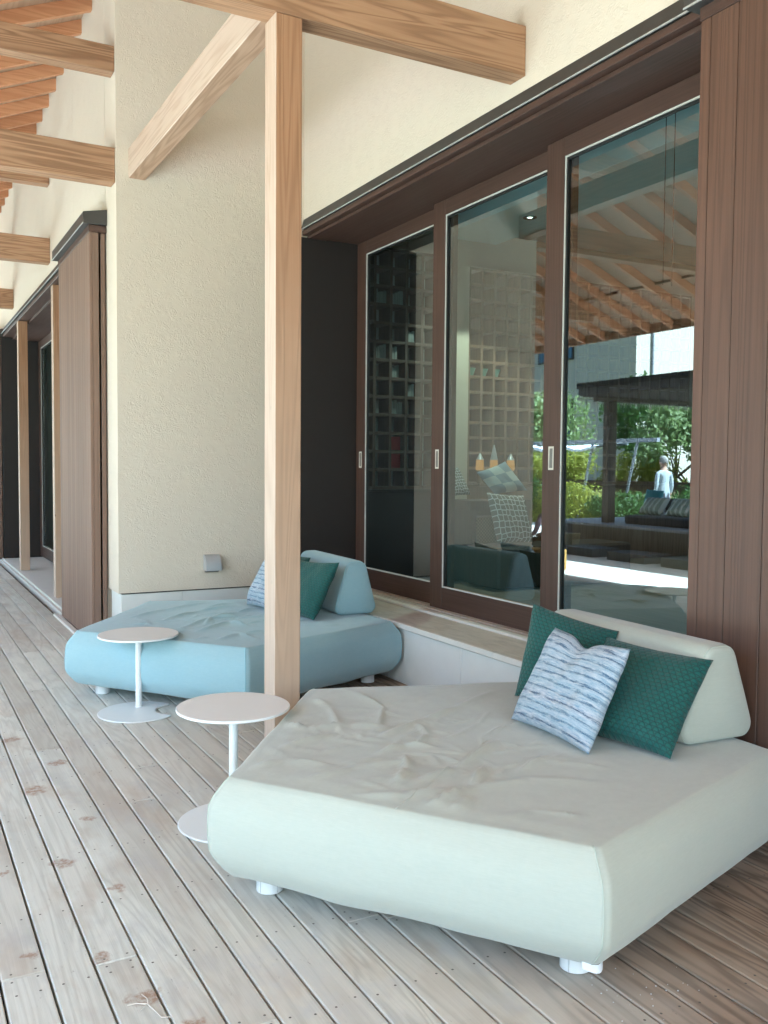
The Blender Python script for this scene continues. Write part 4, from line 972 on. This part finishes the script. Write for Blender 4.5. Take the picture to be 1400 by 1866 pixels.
for i, (x, y) in enumerate(((-9.3, 17.6), (-9.6, 19.0), (-10.2, 16.3), (-10.2, 20.8), (-10.4, 14.4), (-10.1, 22.6))):
    n = 1500; g = np.random.default_rng(60+i); base = np.array((x, y, -0.30))
    a = g.uniform(0, 2*math.pi, n); r0 = 0.25*np.sqrt(g.random(n)); h = g.uniform(0.7, 1.3, n); sp = g.uniform(0.25, 0.8, n)
    p0 = np.stack([x+r0*np.cos(a), y+r0*np.sin(a), np.full(n, -0.30)], 1); tip = p0+np.stack([sp*np.cos(a), sp*np.sin(a), h], 1)
    md = p0*0.45+tip*0.55+np.array((0, 0, 0.16)); w_ = np.stack([-np.sin(a), np.cos(a), 0*a], 1)*0.009
    V = np.stack([p0, md-w_, tip, md+w_], 1).reshape(-1, 3)
    o = thing('ornamental_grass', tuple(base), 'tuft of pale straw coloured ornamental grass behind the pavilion', 'grass', 'tufts of pale grass behind the pavilion')
    k = bpy.data.objects.new('blades', fastmesh('blades', V, n, 'grass', base)); col.objects.link(k); k.parent = o
# garden bank
put('garden_bank', B().prism([(-8.62, -0.29), (-12, 0.05), (-30, 0.25), (-30, -0.29)], 'Y', 4, 45), gm, kind='structure')
# fence
M['fence'] = wood('brown_fence', (0.055, 0.030, 0.02), (0.12, 0.07, 0.045), 'Z', 12)
fe = thing('garden_fence', (-11.3, 20.0, -0.3), 'dark brown board fence behind the pale grass', 'fence')
fm = B().box(-.015, .015, -.105, .105, 0, 1.45).mesh('board'); fm.materials.append(M['fence'])
for i in range(84):
    o = bpy.data.objects.new('board', fm); col.objects.link(o); o.parent = fe; o.location = Vector((-11.3, 11.5+.22*i, -0.3))-fe.location
put('rail', B().box(-11.28, -11.25, 11.4, 30.1, 0.9, 1.0), 'fence', fe)

# pavilion with day lounge
M['grey_wood'] = wood('grey_brown_cladding', (0.075, 0.058, 0.048), (0.14, 0.115, 0.10), 'Z', 18)
M['slate'] = plain('grey_coping', (0.30, 0.31, 0.34), 0.6)
M['reed'] = wood('dark_reed', (0.05, 0.045, 0.045), (0.14, 0.125, 0.12), 'X', 24)
M['navy'] = fabric('navy_fabric', (0.022, 0.03, 0.05), (0.035, 0.045, 0.07))
pv = thing('pavilion', (-5.7, 10.5, -0.012), 'open timber garden pavilion with reed fringed roof, mirrored in the glass', 'pavilion')
vb = B().box(-.02, .02, -.055, .055, 0, 0.47).mesh('cladding_board'); vb.materials.append(M['grey_wood'])
for i in range(56):
    o = bpy.data.objects.new('cladding_board', vb); col.objects.link(o); o.parent = pv; o.location = Vector((-4.06, 7.6+.115*i, -0.0115))-pv.location
put('platform_core', B().box(-7.6, -4.085, 7.5, 14.0, -0.011, 0.455), 'grey_wood', pv)
put('coping', B().box(-7.65, -3.98, 7.45, 14.05, 0.46, 0.505, 0.005), 'slate', pv)
for (x, y) in ((-4.45, 12.75), (-4.45, 7.8), (-7.3, 12.75), (-7.3, 7.8)):
    put('post', B().box(x-.085, x+.085, y-.085, y+.085, 0.506, 2.71, .004), 'grey_wood', pv)
put('roof_slab', B().box(-8.1, -4.0, 7.2, 13.1, 2.84, 2.96), 'reed', pv)
put('roof_edge', B().box(-8.12, -3.97, 7.17, 13.13, 2.961, 3.06), 'darkjamb', pv)
for y in (7.8, 12.75): put('roof_beam', B().box(-8.0, -4.1, y-.06, y+.06, 2.711, 2.839), 'grey_wood', pv)
sm = B().box(-.028, .028, 0, 5.8, 0, .03).mesh('slat'); sm.materials.append(M['grey_wood'])
for i in range(28):
    o = bpy.data.objects.new('slat', sm); col.objects.link(o); o.parent = pv; o.location = Vector((-8.0+.145*i, 7.25, 2.8085))-pv.location
fr_ = B(); g = random.Random(9)
for i in range(230):
    x = -8.05+i*0.0176; L = g.uniform(.10, .20); fr_.cyl((x, 13.12, 2.84), (x+g.uniform(-.02, .02), 13.13, 2.84-L), .006, .004, 5)
put('reed_fringe', fr_, 'twig', pv, kind='stuff')
put('lounge_mattress', B().box(-7.0, -4.5, 8.1, 12.4, 0.506, 0.66, 0.03), 'navy', label='navy lounge mattress on the pavilion platform', cat='mattress')
t = NT('navy_white_stripe'); yy = t.n('SeparateXYZ', Vector=t.pos()).outputs[1]
M['navystripe'] = t.fin(t.mix(t.math('GREATER_THAN', t.math('FRACT', t.math('MULTIPLY', yy, 5.5)), 0.72), (0.03, 0.04, 0.065), (0.55, 0.58, 0.60)), 0.9)
t = NT('green_white_stripe'); yy = t.n('SeparateXYZ', Vector=t.pos()).outputs[1]
M['greenstripe'] = t.fin(t.mix(t.math('GREATER_THAN', t.math('FRACT', t.math('MULTIPLY', yy, 9.0)), 0.6), (0.30, 0.40, 0.34), (0.66, 0.70, 0.66)), 0.9)
def roll(name, p0, p1, r_, mat, label):
    p0, p1 = Vector(p0), Vector(p1); pts = []; rs_ = []
    for i in range(13):
        a = i/12; pts.append(p0.lerp(p1, a)); rs_.append(r_*(max(0.03, 1-abs(2*a-1)**6))**0.5)
    put(name, B().tube(pts, rs_, 18), mat, None, smooth=True, label=label, cat='bolster')
roll('lounge_bolster', (-5.35, 12.3, 0.82), (-5.6, 10.4, 0.82), 0.15, 'navystripe', 'navy and white striped bolster on the pavilion lounge')
for i, (x, y) in enumerate(((-4.85, 12.0), (-4.8, 11.3), (-4.85, 10.6))):
    cushion('lounge_cushion', (x-.12, y+.27, 0.98), (x-.12, y-.27, 0.98), (x+.12, y-.27, 0.69), (x+.12, y+.27, 0.69), 0.09, 'greenstripe', 'pale green striped cushion on the pavilion lounge', 70+i, n=14)['group'] = 'green striped lounge cushions'
cushion('lounge_cushion', (-5.15, 12.5, 1.12), (-5.25, 12.15, 1.10), (-5.1, 12.1, 0.80), (-4.98, 12.42, 0.80), 0.08, 'tag', 'turquoise cushion at the corner of the pavilion lounge', 75, n=14)
M['step'] = plain('dark_step_stone', (0.10, 0.095, 0.09), 0.7, 0.1)
for i, y in enumerate((9.4, 10.6, 11.8)):
    put('stepping_block', B().box(-3.85, -3.25, y, y+0.85, -0.0118, 0.13, 0.006), 'step', label='dark stone stepping block in front of the pavilion', cat='step', group='stepping blocks before the pavilion')
put('straw_basket', B().prism([(-3.75, -0.011), (-3.35, -0.011), (-3.30, 0.32), (-3.80, 0.32)], 'Y', 12.75, 13.2), 'weave', label='yellow straw basket standing by the pavilion', cat='basket')

# white shade awning
aw = thing('shade_awning', (-9.1, 19.0, -0.3), 'white fabric awning on slanted grey struts behind the pavilion', 'awning')
put('beam', B().box(-8.9, -8.8, 15.9, 23.5, 2.14, 2.24), 'slate', aw)
ab = B(); n = 18
for i in range(n+1):
    y = 18.0+5.4*i/n; z = 1.98+.05*math.cos(i*1.3)
    ab.v += [(-8.78, y, z), (-9.9, y, z+.10+.03*math.sin(i)), (-8.78, y, z+.05), (-9.9, y, z+.16+.03*math.sin(i))]
for i in range(n):
    a = 4*i; ab.f += [(a, a+4, a+5, a+1), (a+2, a+3, a+7, a+6), (a, a+2, a+6, a+4), (a+1, a+5, a+7, a+3)]
put('canopy', ab, 'whitecloth', aw, smooth=True, angle=40)
for y in (16.6, 18.2, 19.8, 21.4): put('strut', B().cyl((-9.0, y+.75, -0.1), (-8.86, y, 2.14), .035, .035, 10), 'slate', aw)

# neighbouring building
M['bwall'] = plain('pale_render', (0.56, 0.52, 0.45), 0.9, 0.03, 0.4)
M['bglass'] = plain('blue_window', (0.05, 0.12, 0.22), 0.1, 0.1)
bl = thing('neighbour_building', (-38, 50, -0.3), 'large pale grey rendered building beyond the hedge', 'building')
put('wall', B().box(-44, -30, 38.7, 80, -0.29, 22), 'bwall', bl)
for j in range(3):
    for i in range(6):
        y = 44.0+i*5.5
        w_ = put('window', B().box(-29.99, -29.9, y, y+3.6, 3.0+j*5.2, 5.8+j*5.2), 'darkjamb', bl)
        for q in range(3): put('pane', B().box(-29.895, -29.88, y+.1+q*1.17, y+1.15+q*1.17, 3.1+j*5.2, 5.7+j*5.2), 'bglass', w_)
put('parapet', B().box(-44.2, -29.8, 38.5, 80.2, 22.001, 22.4), 'slate', bl)
put('downpipe', B().cyl((-31.2, 38.62, -0.25), (-31.2, 38.62, 22), 0.07, 0.07, 10), 'slate', bl)

# ------------------------------------------------------------------ people in the garden
def skin_body(name, joints, edges, zones, parent):
    me = bpy.data.meshes.new(name); me.from_pydata([j[0] for j in joints], edges, [])
    o = bpy.data.objects.new(name, me); col.objects.link(o)
    sk = o.modifiers.new('skin', 'SKIN'); sk.use_smooth_shade = True
    for i, j in enumerate(joints):
        r_ = j[1] if isinstance(j[1], tuple) else (j[1], j[1]); me.skin_vertices[0].data[i].radius = r_
    me.skin_vertices[0].data[0].use_root = True
    ss = o.modifiers.new('sub', 'SUBSURF'); ss.levels = 1; ss.render_levels = 1
    dg = bpy.context.evaluated_depsgraph_get(); m2 = bpy.data.meshes.new_from_object(o.evaluated_get(dg))
    o.modifiers.clear(); o.data = m2; bpy.data.meshes.remove(me)
    m2.materials.clear()
    for z in zones: m2.materials.append(M[z[0]])
    for p_ in m2.polygons:
        p_.use_smooth = True
        for i, z in enumerate(zones):
            if z[1](p_.center): p_.material_index = i; break
    o.parent = parent; return o
M['skin'] = plain('skin', (0.48, 0.30, 0.21), 0.6)
M['shirt'] = plain('white_shirt', (0.42, 0.46, 0.48), 0.9)
M['trouser'] = plain('dark_trousers', (0.05, 0.055, 0.075), 0.9)
M['lilac'] = plain('lilac_blouse', (0.36, 0.26, 0.36), 0.9, 0.3, 14)
M['black'] = plain('black_cloth', (0.012, 0.012, 0.014), 0.9)
M['hair'] = plain('black_hair', (0.008, 0.007, 0.007), 0.5)
M['greyhair'] = plain('grey_hair', (0.30, 0.28, 0.26), 0.7)
def hand(b, c, d, s_=1.0):
    """palm and five bent fingers pointing along d from wrist c"""
    c = Vector(c); d = Vector(d).normalized(); sd = d.orthogonal().normalized(); nn = d.cross(sd)
    b.tube([c, c+d*.045*s_, c+d*.09*s_], [.018*s_, .028*s_, .026*s_], 8)
    for i, L in enumerate((.062, .072, .068, .052)):
        p0 = c+d*.085*s_+sd*(i-1.5)*.016*s_
        b.tube([p0, p0+d*L*.5*s_+nn*.006*s_, p0+d*L*.85*s_+nn*.022*s_], [.008*s_, .0075*s_, .006*s_], 6)
    p0 = c+d*.03*s_+sd*-.026*s_; b.tube([p0, p0+d*.03*s_-sd*.022*s_, p0+d*.058*s_-sd*.026*s_+nn*.008*s_], [.010*s_, .009*s_, .007*s_], 6)
    return b
def face(parent, hc, fdir, hairmat):
    """eyes, nose, mouth, ears and hair on a head of radius ~0.1 centred at hc, looking along fdir"""
    hc = Vector(hc); f = Vector(fdir).normalized(); s_ = Vector((-f.y, f.x, 0)); u = Vector((0, 0, 1))
    e = B()
    for q in (-1, 1): e.cyl(hc+f*.080+s_*q*.032+u*.005, hc+f*.0935+s_*q*.032+u*.005, .012, .007, 10)
    put('eyes', e, 'hair', parent)
    put('nose', B().cyl(hc+f*.085-u*.005, hc+f*.112-u*.035, .008, .014, 8), 'skin', parent)
    put('mouth', B().tube([hc+f*.084-s_*.024-u*.062, hc+f*.095-u*.062, hc+f*.084+s_*.024-u*.062], [.004, .006, .004], 6), 'lilac', parent)
    ea = B()
    for q in (-1, 1): ea.tube([hc+s_*q*.078+u*.02, hc+s_*q*.094, hc+s_*q*.078-u*.03], [.008, .014, .007], 6)
    put('ears', ea, 'skin', parent)
    bm = bmesh.new(); bmesh.ops.create_icosphere(bm, subdivisions=3, radius=0.108)
    dele = []
    for v in bm.verts:
        w = Vector(v.co); ff = w.dot(f)/.108
        v.co = hc+f*(w.dot(f)*1.05-.012)+s_*(w.dot(s_)*.92)+u*(w.z*1.12+.022)
        if (ff > 0.35 and w.z < .055) or w.z < -.055: dele.append(v)
    bmesh.ops.delete(bm, geom=dele, context='VERTS')
    put('hair', B().bm(bm), hairmat, parent, smooth=True)
# standing figure
px, py = -8.0, 14.87
st = thing('person', (px, py, -0.012), 'person in a white shirt and dark trousers standing in the garden', 'person')
J = [((0, 0, .96), (.15, .11)), ((0, 0, 1.15), (.135, .10)), ((0, 0, 1.36), (.165, .11)), ((0, .01, 1.48), (.075, .07)), ((0, .015, 1.55), .055), ((0, .025, 1.62), (.072, .085)), ((0, .02, 1.72), (.07, .085)),
     ((.19, 0, 1.42), .055), ((.235, -.02, 1.14), .045), ((.24, .05, .90), .033), ((-.19, 0, 1.42), .055), ((-.235, -.02, 1.14), .045), ((-.24, .05, .90), .033),
     ((.095, 0, .86), .085), ((.105, .02, .50), .058), ((.11, -.02, .10), .042), ((.115, .10, .04), .035), ((-.095, 0, .86), .085), ((-.105, .02, .50), .058), ((-.11, -.02, .10), .042), ((-.115, .10, .04), .035)]
ED = [(0, 1), (1, 2), (2, 3), (3, 4), (4, 5), (5, 6), (2, 7), (7, 8), (8, 9), (2, 10), (10, 11), (11, 12), (0, 13), (13, 14), (14, 15), (15, 16), (0, 17), (17, 18), (18, 19), (19, 20)]
skin_body('body', J, ED, [('skin', lambda c: c.z > 1.47 or (abs(c.x) > .17 and c.z < .96 and c.z > .85)), ('shirt', lambda c: c.z > .92 or (abs(c.x) > .19 and c.z > .9)), ('trouser', lambda c: True)], st)
hb_ = B(); hand(hb_, (px+.24, py+.05, .89), (0, .15, -1)); hand(hb_, (px-.24, py+.05, .89), (0, .15, -1)); put('hands', hb_, 'skin', st, smooth=True)
face(st, (px, py+.03, 1.655), (0, 1, 0), 'greyhair')
# seated figure on a low striped seat at the paving edge
sx, sy = -1.35, 10.75
put('striped_seat', B().box(sx-.26, sx+.26, sy-.26, sy+.26, -0.011, 0.30, .02), None or plain('yellow_blue_stripe', (0.55, 0.33, 0.08), 0.9, 0.5, 3), label='low yellow floor seat under the seated person', cat='seat')
se = thing('person', (sx, sy, 0.30), 'person with black hair and lilac top seated on the low yellow seat', 'person')
J = [((0, 0, .10), (.16, .12)), ((0, -.03, .27), (.14, .105)), ((0, -.01, .45), (.155, .10)), ((0, .01, .545), (.07, .065)), ((0, .02, .60), .05), ((0, .035, .67), (.072, .085)), ((0, .03, .755), (.07, .082)),
     ((.175, 0, .50), .05), ((.21, .06, .27), .042), ((.10, .27, .20), .032), ((-.175, 0, .50), .05), ((-.21, .06, .27), .042), ((-.10, .27, .20), .032),
     ((.10, .12, .08), .085), ((.12, .46, .10), .06), ((.12, .50, -.22), .042), ((.12, .62, -.27), .033), ((-.10, .12, .08), .085), ((-.12, .46, .10), .06), ((-.12, .50, -.22), .042), ((-.12, .62, -.27), .033)]
skin_body('body', J, ED, [('skin', lambda c: c.z > .54 or (c.y > .22 and c.z > .165)), ('lilac', lambda c: c.z > .19), ('black', lambda c: True)], se)
hb_ = B(); hand(hb_, (sx+.10, sy+.27, .50), (-.4, 1, -.3)); hand(hb_, (sx-.10, sy+.27, .50), (.4, 1, -.3)); put('hands', hb_, 'skin', se, smooth=True)
face(se, (sx, sy+.038, 1.005), (0, 1, -.1), 'hair')
